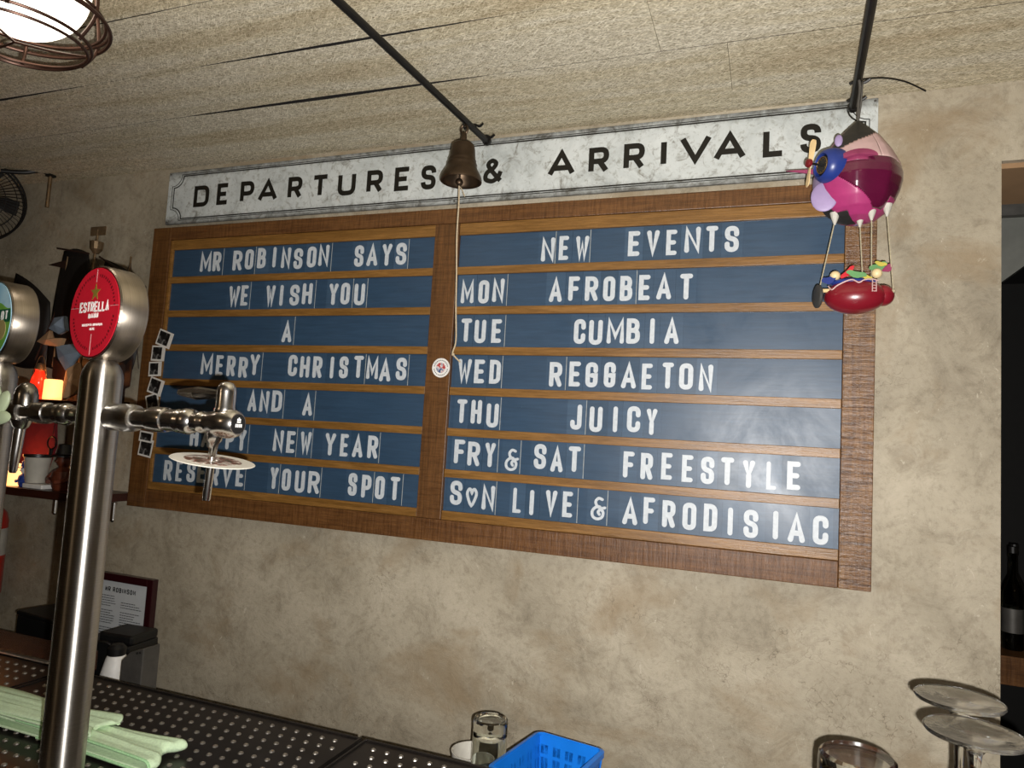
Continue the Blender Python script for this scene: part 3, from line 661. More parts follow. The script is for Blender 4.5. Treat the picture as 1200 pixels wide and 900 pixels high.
# ---------------------------------------------------------------- toy airship
A = thing('toy_airship', 'handmade purple and pink toy airship with red gondola hanging by the sign end', 'toy', (1.846, -.166, 2.207), -.097)
bm = BM(); tube(bm, catmull([(-.004, .02, .083), (0, .0, .078), (.002, 0, .06), (0, 0, .03), (0, 0, -.004)], 5), .0022, 6); tube(bm, catmull([(.004, .03, .086), (.006, 0, .07), (.004, 0, .03), (0, 0, -.004)], 5), .0016, 6)
obj('hanging_ribbon', bm, 'greybox', A, smooth=True)
prof = [(.002, 0), (.022, -.019), (.042, -.039), (.060, -.064), (.0725, -.088), (.0765, -.104), (.0765, -.118), (.072, -.136), (.064, -.154), (.053, -.170), (.036, -.183), (.018, -.189), (.001, -.190)]
NS = 40
def region(phi, z):     # phi 0 faces the room, negative to the left
    if z > -.006: return 'b0'
    if phi < -52 + 0 * z and phi > -120: return 'rose' if z > -.10 else ('lil' if z > -.15 else 'b1')
    edge = -.056 + .00042 * phi
    if -52 <= phi < 62:
        if z > edge: return 'b0'
        if z > -.092: return 'lp0' if phi < 33 else 'lp1'
        if z > -.099 and phi < 14: return 'pk0'
        lowb = -.145 - .00087 * min(phi, 34)
        if z > lowb: return 'mag'
        if phi < -20 and z < -.176: return 'b1'
        return 'pk1'
    if 62 <= phi < 120: return 'lp1' if z > -.094 else ('mag' if z > -.155 else 'pk1')
    k = int((phi % 360 - 120) // 40)
    return ['r0', 'r1', 'r2', 'r3'][k % 4] + ('a' if z > -.09 else 'b')
RM = {'b0': 'w_black', 'b1': 'w_black', 'rose': 'w_rose', 'lil': 'w_lilac', 'lp0': 'w_lpink', 'lp1': 'w_lpink', 'pk0': 'w_rose', 'pk1': 'w_pink', 'mag': 'w_mag',
      'r0a': 'w_pink', 'r0b': 'w_lpink', 'r1a': 'w_lpink', 'r1b': 'w_lilac', 'r2a': 'w_mag', 'r2b': 'w_pink', 'r3a': 'w_lilac', 'r3b': 'w_mag'}
# refine the profile, gather faces by region
pf = []
for (r0, z0), (r1, z1) in zip(prof, prof[1:]):
    for k in range(8): pf.append((r0 + (r1 - r0) * k / 8, z0 + (z1 - z0) * k / 8))
pf.append(prof[-1]); NS = 150; cells = {}
for i in range(len(pf) - 1):
    for k in range(NS):
        phi = (k + .5) / NS * 360; p2 = phi if phi < 180 else phi - 360
        cells.setdefault(region(p2, (pf[i][1] + pf[i + 1][1]) / 2), []).append((i, k))
def EP(i, k):
    a = 2 * math.pi * k / NS; r, z = pf[i]
    fl_ = .955 - .03 * abs(math.sin(4 * a))
    return Vector((r * fl_ * math.sin(a), -r * fl_ * math.cos(a), z))
for key, fs in cells.items():
    bm = BM(); vc = {}
    def gv(i, k):
        q = (i, k % NS)
        if q not in vc: vc[q] = bm.verts.new(EP(*q))
        return vc[q]
    for i, k in fs: bm.faces.new((gv(i, k), gv(i, k + 1), gv(i + 1, k + 1), gv(i + 1, k)))
    o = obj('envelope_panel', bm, RM[key], A, smooth=True)
    sd = o.modifiers.new('s', 'SOLIDIFY'); sd.thickness = .0016; sd.offset = -1
# dome over the plum panel, lilac tab
bm = BM()
P = [(.030 * math.cos(a), .019 * math.sin(a)) for a in [math.pi * k / 14 for k in range(15)]]
P = [Vector((.002 + x, 0, -.095 + z * .8)) for x, z in P]
def onsurf(p, off=.0012):
    # push a point of the front face onto the envelope
    r = 0
    for (r0, z0), (r1, z1) in zip(pf, pf[1:]):
        if z1 <= p.z <= z0: r = r0 + (r1 - r0) * (z0 - p.z) / max(z0 - z1, 1e-6)
    y = -math.sqrt(max((r + off) ** 2 - p.x ** 2, .0001)); return Vector((p.x, y, p.z))
vs = [bm.verts.new(onsurf(p)) for p in P]; c0 = bm.verts.new(onsurf(Vector((.002, 0, -.092)), .004))
for a_, b_ in zip(vs, vs[1:]): bm.faces.new((a_, b_, c0))
bm.faces.new((vs[-1], vs[0], c0)); o = obj('dome_patch', bm, 'w_rose', A); sd = o.modifiers.new('s', 'SOLIDIFY'); sd.thickness = .001
bm = BM(); ball(bm, (-.051, -.044, -.150), .026, 20, (.85, .12, 1.05)); obj('side_fin', bm, 'w_lilac', A, smooth=True)
bm = BM(); ball(bm, (-.030, -.046, -.052), .011, 16, (.6, .25, 1.0)); obj('side_fin', bm, 'w_lilac', A, smooth=True)
bm = BM()
v = [bm.verts.new(p) for p in ((-.066, -.02, -.089), (-.118, -.02, -.086), (-.066, -.02, -.099), (-.066, -.016, -.089), (-.118, -.016, -.086), (-.066, -.016, -.099))]
for f in ((0, 1, 2), (3, 5, 4), (0, 3, 4, 1), (1, 4, 5, 2), (2, 5, 3, 0)): bm.faces.new([v[i] for i in f])
obj('tail_fin', bm, 'w_rose', A)
ax = Vector((-.80, -.60, 0)).normalized(); eb = Vector((-.028, -.038, -.098))
bm = BM(); lathe(bm, [(.029, -.006), (.0315, .010), (.0305, .024), (.026, .034), (.0205, .037), (.0185, .033), (.018, -.006)], base=eb, axis=ax, seg=32, closed=True); obj('engine_ring', bm, 'w_blue', A, smooth=True)
bm = BM(); solid(bm, [(.0180, .02), (.0180, .031), (.014, .0345)], base=eb, axis=ax, seg=28); e = obj('engine_dial', bm, 'blackp', A, smooth=True)
bm = BM(); tube(bm, [eb + ax * .0348 + (frame_for(ax)[0] * math.cos(a) + frame_for(ax)[1] * math.sin(a)) * .0145 for a in [2 * math.pi * k / 28 for k in range(28)]], .0007, 6, True); obj('dial_rim', bm, 'brass', e)
for k in range(10):
    a = 2 * math.pi * k / 10; p = eb + ax * .0348 + (frame_for(ax)[0] * math.cos(a) + frame_for(ax)[1] * math.sin(a)) * .0115
    bm = BM(); ball(bm, p, .0009, 6); obj('dial_stud', bm, 'brass', e)
bm = BM(); tube(bm, [eb + ax * .03, eb + ax * .058], .0022, 8); obj('propeller_shaft', bm, 'blackp', A)
pc = eb + ax * .056; side = Vector((-ax.y, ax.x, 0))
bm = BM()
def blade(sg):
    u = (Vector((0, 0, 1)) * .975 + side * .2) * sg; w_ = ax.cross(u).normalized()
    prof_ = [(.0, .003), (.01, .0042), (.024, .0060), (.034, .0064), (.039, .0045), (.041, .0008)]
    rows_ = [[bm.verts.new(pc + u * d + w_ * (s * hw) + ax * (tt + s * .0012)) for s, tt in ((-1, 0), (1, 0), (1, .0018), (-1, .0018))] for d, hw in prof_]
    for R1, R2 in zip(rows_, rows_[1:]):
        for q in range(4): bm.faces.new((R1[q], R1[(q + 1) % 4], R2[(q + 1) % 4], R2[q]))
    bm.faces.new(rows_[0]); bm.faces.new(rows_[-1])
blade(1); blade(-1); pr = obj('propeller', bm, 'w_wood', A)
bm = BM(); solid(bm, [(.0072, 0), (.0078, .003), (.0066, .0065), (.002, .008)], base=pc + ax * .001, axis=ax, seg=18); obj('propeller_hub', bm, 'dred', pr, smooth=True)
# gondola
gz = -.322
g = obj('gondola', ball(BM(), (0, 0, gz), .05, 28, (1, .62, .62)), 'w_red', A, smooth=True)
bm = BM(); ball(bm, (.044, .006, gz + .002), .021, 18, (.9, .8, .9)); obj('gondola_stern', bm, 'w_red', A, smooth=True)
bm = BM(); solid(bm, [(.018, 0), (.021, .002), (.021, .006), (.017, .008)], base=(-.056, -.004, gz + .002), axis=(-1, -.35, 0), seg=24); obj('paddle_wheel', bm, 'w_rim', A, smooth=True)
bm = BM(); solid(bm, [(.0035, 0), (.0035, .02)], base=(-.055, -.006, gz + .012), axis=(1, -.3, -.1), seg=10); obj('cannon', bm, 'w_wood', A)
bm = BM(); ball(bm, (-.004, 0, gz + .026), .040, 20, (1, .5, .18)); obj('deck', bm, 'w_blue', A, smooth=True)
for x, y in ((-.032, -.006), (.034, -.01)):
    bm = BM(); ball(bm, (x, y, gz + .038), .0088, 16); obj('bead_head', bm, 'bead', A, smooth=True)
def scrap(x, y, z, sx, sz, rot, m):
    bm = BM(); u = Vector((math.cos(rot), 0, math.sin(rot))); w_ = Vector((-math.sin(rot), .3, math.cos(rot)))
    c = Vector((x, y, z)); pts_ = [c + u * (sx * math.cos(a)) + w_ * (sz * math.sin(a) * (1 + .35 * math.sin(3 * a))) for a in [2 * math.pi * k / 14 for k in range(14)]]
    f = [bm.verts.new(p + Vector((0, -.001, 0))) for p in pts_]; b = [bm.verts.new(p + Vector((0, .001, 0))) for p in pts_]
    bm.faces.new(f); bm.faces.new(b[::-1])
    for k in range(14): bm.faces.new((f[k], b[k], b[(k + 1) % 14], f[(k + 1) % 14]))
    obj('paper_scrap', bm, m, A)
scrap(-.012, -.012, gz + .042, .015, .005, .8, 'red'); scrap(.002, -.018, gz + .037, .017, .006, -.25, 'w_green'); scrap(.018, -.016, gz + .032, .012, .004, -.6, 'w_yel')
scrap(.036, -.004, gz + .052, .015, .007, .3, 'w_green'); scrap(.050, -.004, gz + .048, .009, .006, .6, 'w_rose'); scrap(.040, -.006, gz + .056, .010, .004, -.3, 'w_yel'); scrap(-.042, -.012, gz + .030, .012, .007, .2, 'w_blue')
bm = BM(); tube(bm, catmull([(-.042, -.022, gz + .016), (-.036, -.030, gz + .008), (-.026, -.030, gz + .016), (-.006, -.032, gz + .024), (.006, -.034, gz + .018), (.014, -.034, gz + .022), (.026, -.030, gz + .024), (.036, -.024, gz + .022)], 5), .0012, 6)
obj('deck_rope', bm, 'w_lpink', A)
bm = BM(); tube(bm, [(.027, -.034, gz + .022), (.027, -.036, gz + .001)], .0008, 5); tube(bm, [(.033, -.031, gz + .022), (.033, -.034, gz + .001)], .0008, 5)
for k in range(4): tube(bm, [(.027, -.036, gz + .017 - k * .005), (.033, -.033, gz + .017 - k * .005)], .0007, 5)
obj('rope_ladder', bm, 'w_lpink', A)
for (x0, y0, z0, x1, y1, z1) in ((-.034, -.022, -.190, -.058, -.004, gz + .012), (.006, -.012, -.194, .012, -.006, gz + .03), (.024, -.026, -.188, .026, .004, gz + .03), (.048, -.016, -.180, .060, .0, gz + .008)):
    bm = BM(); tube(bm, [(x0, y0, z0), (x1, y1, z1)], .0011, 6); ball(bm, (x1, y1, z1), .0035, 8); s_ = obj('suspension_string', bm, 'string', A)
    bm = BM(); solid(bm, [(.0085, .016), (.006, .006), (.0015, -.006)], base=(x0, y0, z0), axis=(0, 0, 1), seg=12); obj('string_anchor', bm, 'offwhite', s_)

# ---------------------------------------------------------------- caged lamp
LC = Vector((.700, -.882, 2.215))
t = thing('caged_lamp', 'bright round ceiling lamp in a dark wire cage at the top left', 'lamp', LC)
bm = BM(); ball(bm, (0, 0, 0), .086, 40, (1, 1, .98)); obj('globe', bm, 'globe', t, smooth=True)
bm = BM(); solid(bm, [(.035, .07), (.035, .11), (.02, .13)], seg=20); obj('socket', bm, 'black', t)
def ring(r, z, rad, tx=0, ty=0, w=0, cx=0, cy=0):
    bm = BM(); N = 64
    tube(bm, [(cx + (r + w * math.sin(3 * a)) * math.cos(a), cy + (r + w * math.sin(3 * a)) * math.sin(a), z + tx * math.cos(a) + ty * math.sin(a)) for a in [2 * math.pi * k / N for k in range(N)]], rad, 8, True)
    return obj('cage_ring', bm, 'wirem', t, smooth=True)
ring(.114, -.056, .0028, .004, 0, .001); ring(.110, -.050, .0026, -.004, .003, .002, .003); ring(.107, -.042, .0024, .002, -.003, .001)
ring(.092, -.088, .0024, .003, 0, .002); ring(.088, -.092, .0022, -.003, .004, .001); ring(.09, .06, .0025)
for k in range(6):
    a = 2 * math.pi * k / 6 + .35
    bm = BM(); ca, sa = math.cos(a), math.sin(a)
    tube(bm, catmull([(.03 * ca, .03 * sa, .115), (.085 * ca, .085 * sa, .075), (.106 * ca, .106 * sa, .0), (.111 * ca, .111 * sa, -.052), (.091 * ca, .091 * sa, -.089)], 6), .0026, 7)
    obj('cage_wire', bm, 'wirem', t, smooth=True)
for k in range(3):
    a = 2 * math.pi * k / 3 + .9; bm = BM(); ca, sa = math.cos(a), math.sin(a)
    tube(bm, catmull([(.092 * ca, .092 * sa, -.089), (.05 * ca, .05 * sa, -.096), (0, 0, -.098)], 6), .0018, 7)
    obj('cage_wire', bm, 'wirem', t, smooth=True)

# ---------------------------------------------------------------- the bar and its drip trays
ZB = 1.096
t = thing('bar_counter', 'dark reddish wooden bar counter along the wall under the beer taps', 'bar counter')
bm = BM(); box(bm, -1.6, 2.95, -1.16, -.478, ZB - .045, ZB - .003); obj('counter_top', bm, 'darkwood', t, bevel=.003)
bm = BM(); box(bm, -1.6, .36, -.4775, -.352, ZB - .045, ZB - .003); obj('counter_flap', bm, 'darkwood', t, bevel=.003)
bm = BM(); box(bm, -1.6, .36, -.4770, -.460, ZB - .0028, ZB + .003); obj('metal_strip', bm, 'steel', t)
bm = BM(); box(bm, -1.6, 2.95, -1.14, -1.10, 0, ZB - .0455); obj('front_panel', bm, 'darkwood', t)
bm = BM(); box(bm, -1.6, 2.95, -.50, -.462, 0, ZB - .0455); obj('back_panel', bm, 'darkwood', t)
def tray(x0, x1, label):
    t = thing('drip_tray', label, 'drip tray', ((x0 + x1) / 2, -.75, ZB), 0, 'metal drip trays on the bar')
    hw = (x1 - x0) / 2 - .002; y0, y1 = -.33, .268
    bm = BM(); box(bm, -hw, hw, y0, y1, -.0028, .004); obj('tray_plate', bm, 'mat', t)
    bm = BM()
    for a in (box(bm, -hw, hw, y1 - .003, y1, .0042, .0065), box(bm, -hw, -hw + .003, y0, y1 - .0032, .0042, .0065), box(bm, hw - .003, hw, y0, y1 - .0032, .0042, .0065)): pass
    obj('tray_rim', bm, 'mat', t)
    bm = BM(); r = 0; y = y1 - .026
    while y > y0 + .02:
        x = -hw + .03 + (.01235 if r % 2 else 0)
        while x < hw - .02:
            lathe(bm, [(.0044, .004), (.0038, .0056), (.0026, .0062), (.0018, .0056), (.0, .0050)], base=(x, y, 0), seg=8)
            x += .0247
        y -= .0256; r += 1
    o = obj('raised_holes', bm, 'nub', t, smooth=True); o['kind'] = 'stuff'
tray(.445, 1.105, 'dark perforated metal drip tray under the red badge tower, longest one in view')
tray(1.109, 1.40, 'dark perforated metal drip tray at the right end, beyond the tray joint')
tray(-.25, .441, 'dark perforated metal drip tray at the far left, lit red by the shelf lamps')

# towel: folded over itself, its fold to the right
t = thing('bar_towel', 'pale green folded cloth towel lying on the drip tray behind the tower', 'towel', (0, 0, ZB + .0066))
rt = random.Random(5)
def fold(x0, x1, y0, y1, lo, hi, ph):
    cs = []
    n = 34
    for k in range(n + 1): cs.append((x0 + (x1 - x0) * k / n, lo, k / n))
    rr_ = (hi - lo) / 2
    for k in range(1, 8): a = -math.pi / 2 + math.pi * k / 8; cs.append((x1 + rr_ * 1.3 * math.cos(a), lo + rr_ + rr_ * math.sin(a), 1))
    for k in range(n + 1): cs.append((x1 + (x0 - x1) * k / n, hi, 1 - k / n))
    bm = BM(); NY = 22; g = []
    for j in range(NY + 1):
        v = j / NY; y = y0 + (y1 - y0) * v; row = []
        for (x, z, s) in cs:
            top = 1 if z > (lo + hi) / 2 else .25
            wz = .0020 * math.sin(14 * v + 3.5 * s + ph) + .0010 * math.sin(29 * v + 5 * s + ph) + .0022 * math.sin(9 * s + 4 * v)
            edge = .012 * math.sin(6 * s + ph) * (v - .5)
            xx = x + .010 * math.sin(7 * v + ph) * (s ** 2) - .035 * (v - .2) * s * .3
            row.append(bm.verts.new((xx, y + edge + .006 * math.sin(5 * s + ph), max(.0015, z + wz * top))))
        g.append(row)
    for j in range(NY):
        for k in range(len(cs) - 1): bm.faces.new((g[j][k], g[j][k + 1], g[j + 1][k + 1], g[j + 1][k]))
    edge_pts = [[v.co.copy() for v in g[0]], [v.co.copy() for v in g[-1]]]
    return bm, edge_pts
bm, ep = fold(.36, .895, -.722, -.648, .003, .020, .4)
o = obj('cloth', bm, 'towel', t, smooth=True); sd = o.modifiers.new('s', 'SOLIDIFY'); sd.thickness = .0028
bm = BM(); tube(bm, ep[0][20:60], .0022, 6); obj('hem', bm, 'hem', t, smooth=True)
bm, ep = fold(.25, .775, -.720, -.662, .024, .031, 2.1)
for v in bm.verts: v.co.z += -.0
o = obj('cloth', bm, 'towel', t, smooth=True); sd = o.modifiers.new('s', 'SOLIDIFY'); sd.thickness = .0028

# ---------------------------------------------------------------- beer towers
def tower(name_lab, x, y, face, rz=0.10):
    t = thing('beer_tower', name_lab, 'beer tower', (x, y, ZB + .0066))
    H = .583
    bm = BM(); solid(bm, [(.044, 0), (.044, .006), (.040, .010), (.030, .014)], seg=40); obj('base_flange', bm, 'steel', t, smooth=True)
    bm = BM(); solid(bm, [(.0262, .008), (.0262, H - .040)], seg=56); obj('column', bm, 'steel', t, smooth=True)
    for p in t.children[-1].data.polygons:
        if len(p.vertices) > 4: p.use_smooth = False
    bm = BM(); solid(bm, [(.0264, H - .040)] + [(.0264 * math.cos(a) ** .8, H - .040 + .032 * math.sin(a)) for a in [math.pi / 2 * k / 10 for k in range(1, 10)]] + [(.006, H - .0095)], seg=56); obj('column_cap', bm, 'steel', t, smooth=True)
    md = bpy.data.objects.new('medallion', None)
    # medallion drum: axis towards the room
    R = .0640; hz = H + .052; T = .038
    bm = BM(); solid(bm, [(R - .001, -T / 2), (R, -T / 2 + .002), (R, T / 2 - .002), (R - .0015, T / 2), (R - .004, T / 2 - .001)], axis=(0, -1, 0), seg=72)
    mo = obj('medallion', bm, 'steel2', t); mo.location = (0, 0, hz); mo.rotation_euler = (0, 0, -rz)
    for p in mo.data.polygons: p.use_smooth = abs(p.normal.y) < .5
    face(mo, R, T / 2)
    return t

FT = lambda off: (lambda x, y, z: Vector((x, y - off, z)))
def disc(bm, r, y, seg=72, cx=0, cz=0, th=.0006):
    return solid(bm, [(r, 0), (r, th)], base=(cx, y, cz), axis=(0, -1, 0), seg=seg)

def face_red(mo, R, y):
    bm = BM(); disc(bm, R - .0035, -y, th=.0012); obj('badge', bm, 'red', mo)
    off = y + .0016
    bm = BM()
    P = []
    for k in range(10):
        a = math.pi / 2 + math.pi * k / 5; r = .0125 if k % 2 == 0 else .0048; P.append(Vector((r * math.cos(a), .027 + r * math.sin(a))))
    f = [bm.verts.new((p.x, -off, p.y)) for p in P]; b = [bm.verts.new((p.x, -off + .0005, p.y)) for p in P]; bm.faces.new(f)
    for k in range(10): bm.faces.new((f[k], f[(k + 1) % 10], b[(k + 1) % 10], b[k]))
    obj('star', bm, 'gold', mo)
    bm = BM(); text(bm, 'ESTRELLA', 0, .000, .0080, .0145, .0026, .0013, T=FT(off)); obj('brand_lettering', bm, 'white', mo)
    bm = BM(); text(bm, 'DAMM', 0, -.0085, .0052, .0065, .0017, .0012, T=FT(off)); obj('brand_lettering', bm, 'white', mo)
    bm = BM(); text(bm, 'RECEPTA ORIGINAL', 0, -.0190, .0026, .0034, .0007, .0010, T=FT(off)); text(bm, '1876', 0, -.0248, .0026, .0036, .0007, .0010, T=FT(off)); obj('small_lettering', bm, 'white', mo)
    bm = BM()
    for (x0, x1, z0, z1) in ((-.0585, -.040, .0065, .0070), (.040, .0585, .0065, .0070), (-.0003, .0003, -.0585, -.030), (-.0003, .0003, .041, .0585)): box(bm, x0, x1, -off, -off + .0003, z0, z1)
    obj('cross_line', bm, 'w_lpink', mo)
    bm = BM()
    for k in range(60):
        a = 2 * math.pi * (k + .5) / 60
        if k % 15 in (0, 14): continue
        c = Vector((.050 * math.cos(a), .050 * math.sin(a))); u = Vector((-math.sin(a), math.cos(a))); w_ = Vector((math.cos(a), math.sin(a)))
        hh = .0022; ww = .0012 if k % 2 else .0016
        q = [c + u * ww + w_ * hh, c - u * ww + w_ * hh, c - u * ww - w_ * hh * (.2 if k % 3 else 1), c + u * ww - w_ * hh]
        bm.faces.new([bm.verts.new((p.x, -off + .0002, p.y)) for p in q])
    obj('ring_lettering', bm, 'dred', mo)

def face_green(mo, R, y):
    r = R - .0035
    def seg(z0, z1, off, m, nm, wave=0):
        P = []
        N = 40
        top = []; 
        for k in range(N + 1):
            x = -r + 2 * r * k / N
            zt = z1 + wave * math.sin(x * 90) ; lim = math.sqrt(max(r * r - x * x, 0))
            zt = max(-lim, min(zt, lim)); zb = max(-lim, min(z0, lim)); top.append((x, zb, zt))
        bm = BM()
        for (xa, b0, t0), (xb, b1, t1) in zip(top, top[1:]):
            if t0 - b0 < 1e-6 and t1 - b1 < 1e-6: continue
            q = [(xa, -off, b0), (xb, -off, b1), (xb, -off, t1), (xa, -off, t0)]
            bm.faces.new([bm.verts.new(p) for p in q])
        bmesh.ops.remove_doubles(bm, verts=bm.verts, dist=1e-6)
        return obj(nm, bm, m, mo)
    bm = BM(); disc(bm, r, -y, th=.0010); obj('badge', bm, 'sky', mo)
    seg(-r, .022, y + .0013, 'hill', 'badge_hills', .005)
    seg(-.004, .016, y + .0016, 'dgreen', 'badge_band')
    seg(-r, -.046, y + .0016, 'bluep', 'badge_band')
    bm = BM(); text(bm, 'LOT', .034, -.001, .0085, .0145, .0028, .0045, T=FT(y + .0020)); obj('brand_lettering', bm, 'white', mo)
    bm = BM(); disc(bm, .016, -(y + .0012), 28, .033, -.016, .0008); obj('boulder_print', bm, 'beige', mo)

t1 = tower('brushed steel beer tower with round red badge and tap pointing right', .8597, -.82, face_red, .20)
t2 = tower('brushed steel beer tower at the left edge with green and sky blue badge', .569, -.765, face_green, .20)
if True:
    for ch in t2.children:
        if ch.name.startswith('medallion'): ch.location.x += .005

ZT = .496  # tap height above the tower's foot
def tap(t, x0, L, full=True):
    """a tap leaving the column towards +x"""
    b = BM()
    solid(b, [(.0175, x0), (.0182, x0 + .001), (.0182, x0 + .036), (.0172, x0 + .043), (.013, x0 + .045)], base=(0, 0, ZT), axis=(1, 0, 0), seg=36)
    body = obj('tap_collar', b, 'steel', t, smooth=True)
    a = x0 + .043
    b = BM(); lathe(b, [(0, a), (.0135, a), (.0135, a + .026), (.0160, a + .027), (.0165, a + .030), (.0165, a + .050), (.0158, a + .053), (.0140, a + .054), (.0140, a + .072), (.0152, a + .073), (.0155, a + .077), (.0140, a + .080), (.0140, a + .083), (.0165, a + .085), (.0170, a + .090), (.0150, a + .097), (.0120, a + .100), (.0120, a + .108), (.0138, a + .110), (.0138, a + .114), (.0120, a + .117), (.0120, a + .122), (.0140, a + .124), (.0145, a + .130), (.0165, a + .136), (.0185, a + .146), (.0185, a + .156), (.0165, a + .165), (.0135, a + .1685), (.0125, a + .1685), (0, a + .1685)], base=(0, 0, ZT), axis=(1, 0, 0), seg=36)
    tp = obj('tap', b, 'chrome', t, smooth=True); return tp, a
tp, a = tap(t1, .0255, 1)
xe = a + .150
bm = BM(); solid(bm, [(.0122, a + .1686), (.0122, a + .1690), (.0005, a + .1694)], base=(0, 0, ZT), axis=(1, 0, 0), seg=32); obj('tap_end_cap', bm, 'blackp', tp)
bm = BM()
q = Vector((a + .1698, 0, ZT))
for (y, z, w_, h_) in ((-.0045, -.002, .0016, .004), (-.0015, -.002, .0016, .004), (.0015, -.002, .0016, .004), (.0045, -.002, .0016, .004), (0, .0022, .006, .0012), (-.002, .005, .0016, .003), (.002, .005, .0016, .003), (0, .006, .0014, .004)):
    box(bm, q.x - .0005, q.x, y - w_ / 2, y + w_ / 2, ZT + z - h_ / 2, ZT + z + h_ / 2)
obj('cap_emblem', bm, 'white', tp)
bm = BM(); solid(bm, [(.0125, .012), (.0135, .016), (.0118, .020), (.0118, .040), (.0108, .046), (.0075, .0505), (.003, .052)], base=(xe - .004, 0, ZT), axis=(0, 0, 1), seg=32); obj('tap_knob', bm, 'chrome', tp, smooth=True)
bm = BM(); lathe(bm, [(0, 0), (.003, .001), (.0042, .008), (.0058, .022), (.0082, .052), (.0088, .060), (.0070, .074), (.0048, .092), (.0038, .098), (0, .099)], base=(xe - .010, .008, ZT + .036), axis=(-1, .18, .02), seg=8); obj('tap_lever', bm, 'dchrome', tp)
bm = BM(); lathe(bm, [(0, -.012), (.0100, -.012), (.0090, -.022), (.0055, -.026), (.0050, -.034), (.0050, -.095), (.0042, -.097), (0, -.0971)], base=(xe - .015, 0, ZT), axis=(.06, 0, 1), seg=24); obj('tap_spout', bm, 'chrome', tp, smooth=True)
bm = BM(); tube(bm, [(xe - .004, -.003, ZT - .014), (xe - .010, -.005, ZT - .030), (xe - .013, -.004, ZT - .042)], .0028, 8); obj('spout_brace', bm, 'dchrome', tp, smooth=True)
tp2, a2 = tap(t2, .0255, 1)
bm = BM(); solid(bm, [(.0165, .010), (.0165, .026), (.0140, .036), (.0085, .043), (.002, .0455)], base=(.074, -.004, ZT), axis=(0, 0, 1), seg=32); obj('tap_knob', bm, 'dchrome', tp2, smooth=True)
bm = BM(); lathe(bm, [(0, -.012), (.0150, -.012), (.0115, -.022), (.0078, -.026), (.0072, -.060), (.0060, -.090), (.0045, -.094), (0, -.0945)], base=(.070, -.004, ZT), axis=(.08, 0, 1), seg=24); obj('tap_spout', bm, 'chrome', tp2, smooth=True)

# the beer mat speared on the spout
c = Vector((.8597 + xe - .0155, -.82, ZB + .0066 + ZT - .048))
t = thing('beer_mat', 'round white printed cardboard coaster pushed onto the tap spout', 'coaster', c)
t.rotation_euler = (math.radians(4), math.radians(7), .3)
bm = BM(); lathe(bm, [(.0056, 0), (.0495, 0), (.0505, .0006), (.0495, .0013), (.0056, .0013)], seg=56, closed=True); obj('mat_card', bm, 'coaster', t)
bm = BM(); lathe(bm, [(.0060, .0013), (.034, .0013), (.034, .00145), (.0060, .00145)], seg=40, closed=True); obj('mat_print', bm, 'coasterp', t)
# pale rubber grip on the left tap
t = thing('rubber_petal_cap', 'translucent pale green rubber petals at the left edge beside the tap', 'tap cover', (.737, -.862, 1.599), 0)
for k, (dx, dz, rot, ln) in enumerate(((-.018, -.010, .05, .032), (-.006, .010, 1.0, .019), (-.022, .018, 1.75, .021), (-.028, .004, 2.6, .022))):
    bm = BM(); ball(bm, (0, 0, 0), 1, 16, (ln, .005, .011)); o = obj('petal', bm, 'pale', t, loc=(dx, 0, dz), smooth=True); o.rotation_euler = (0, -rot, 0)

# ---------------------------------------------------------------- glassware, basket
def wineglass(x, y, zt, label, z0):
    t = thing('wine_glass', label, 'wine glass', (x, y, z0), 0, 'upturned wine glasses at the bottom right')
    h = zt - z0
    bm = BM()
    o = [(.0475, h), (.0485, h - .0018), (.047, h - .0042), (.030, h - .0065), (.014, h - .011), (.0065, h - .020), (.0045, h - .035), (.0042, h - .070), (.0058, h - .092), (.016, h - .106), (.032, h - .124), (.0405, h - .148), (.0415, h - .170), (.038, h - .20), (.0335, .001), (.0328, 0)]
    i = [(.0322, .001), (.0368, h - .20), (.0402, h - .170), (.0392, h - .148), (.0308, h - .1255), (.014, h - .1085), (0, h - .104)]
    ft = [(0, h - .0012), (.020, h - .001), (.039, h - .0004), (.0415, h), (.0425, h - .0018), (.041, h - .0042), (.027, h - .0065), (.014, h - .011), (0, h - .012)]
    lathe(bm, ft, seg=56); obj('glass_foot', bm, 'foot', t, smooth=True)
    bm = BM(); lathe(bm, [(0, h - .0122), (.0125, h - .0122)] + o[5:] + i, seg=56)
    obj('glass_bowl', bm, 'glass', t, smooth=True)
def D_(px, py, d): return CAM + (FW + RT * ((px - 600) / 823.06) - UP * ((py - 450) / 823.06)) * d
a_ = Vector((1.8885, -.655, 1.360)); b_ = Vector((1.893, -.757, 1.354))
wineglass(1.9085, -.632, 1.3550, 'upturned clear wine glass whose round foot stands farther back, nearer the wall', ZB)
wineglass(1.9005, -.727, 1.3530, 'upturned clear wine glass whose round foot stands in front, lower and cut by the corner', ZB)
t = thing('tumbler', 'upturned clear highball tumbler at the bottom, left of the wine glasses', 'glass', (1.8143, -.6198, ZB - .003))
h = .181
bm = BM(); lathe(bm, [(0, h - .002), (.036, h), (.0395, h - .003), (.0405, h - .012), (.0425, .002), (.042, 0), (.0405, 0), (.0385, h - .022), (.034, h - .027), (0, h - .028)], seg=56); obj('glass_body', bm, 'glass', t, smooth=True)
ZL = .960
t = thing('whisky_glass', 'upturned thick based short glass beside the blue basket', 'glass', (1.2590, -.305, ZL + .001))
h = .142
bm = BM(); lathe(bm, [(0, h - .001), (.024, h - .001), (.027, h), (.0305, h - .002), (.0315, h - .007), (.0305, h - .012), (.0315, .002), (.031, 0), (.0295, 0), (.0275, h - .030), (.024, h - .034), (0, h - .036)], seg=48); obj('glass_body', bm, 'gglass', t, smooth=True)
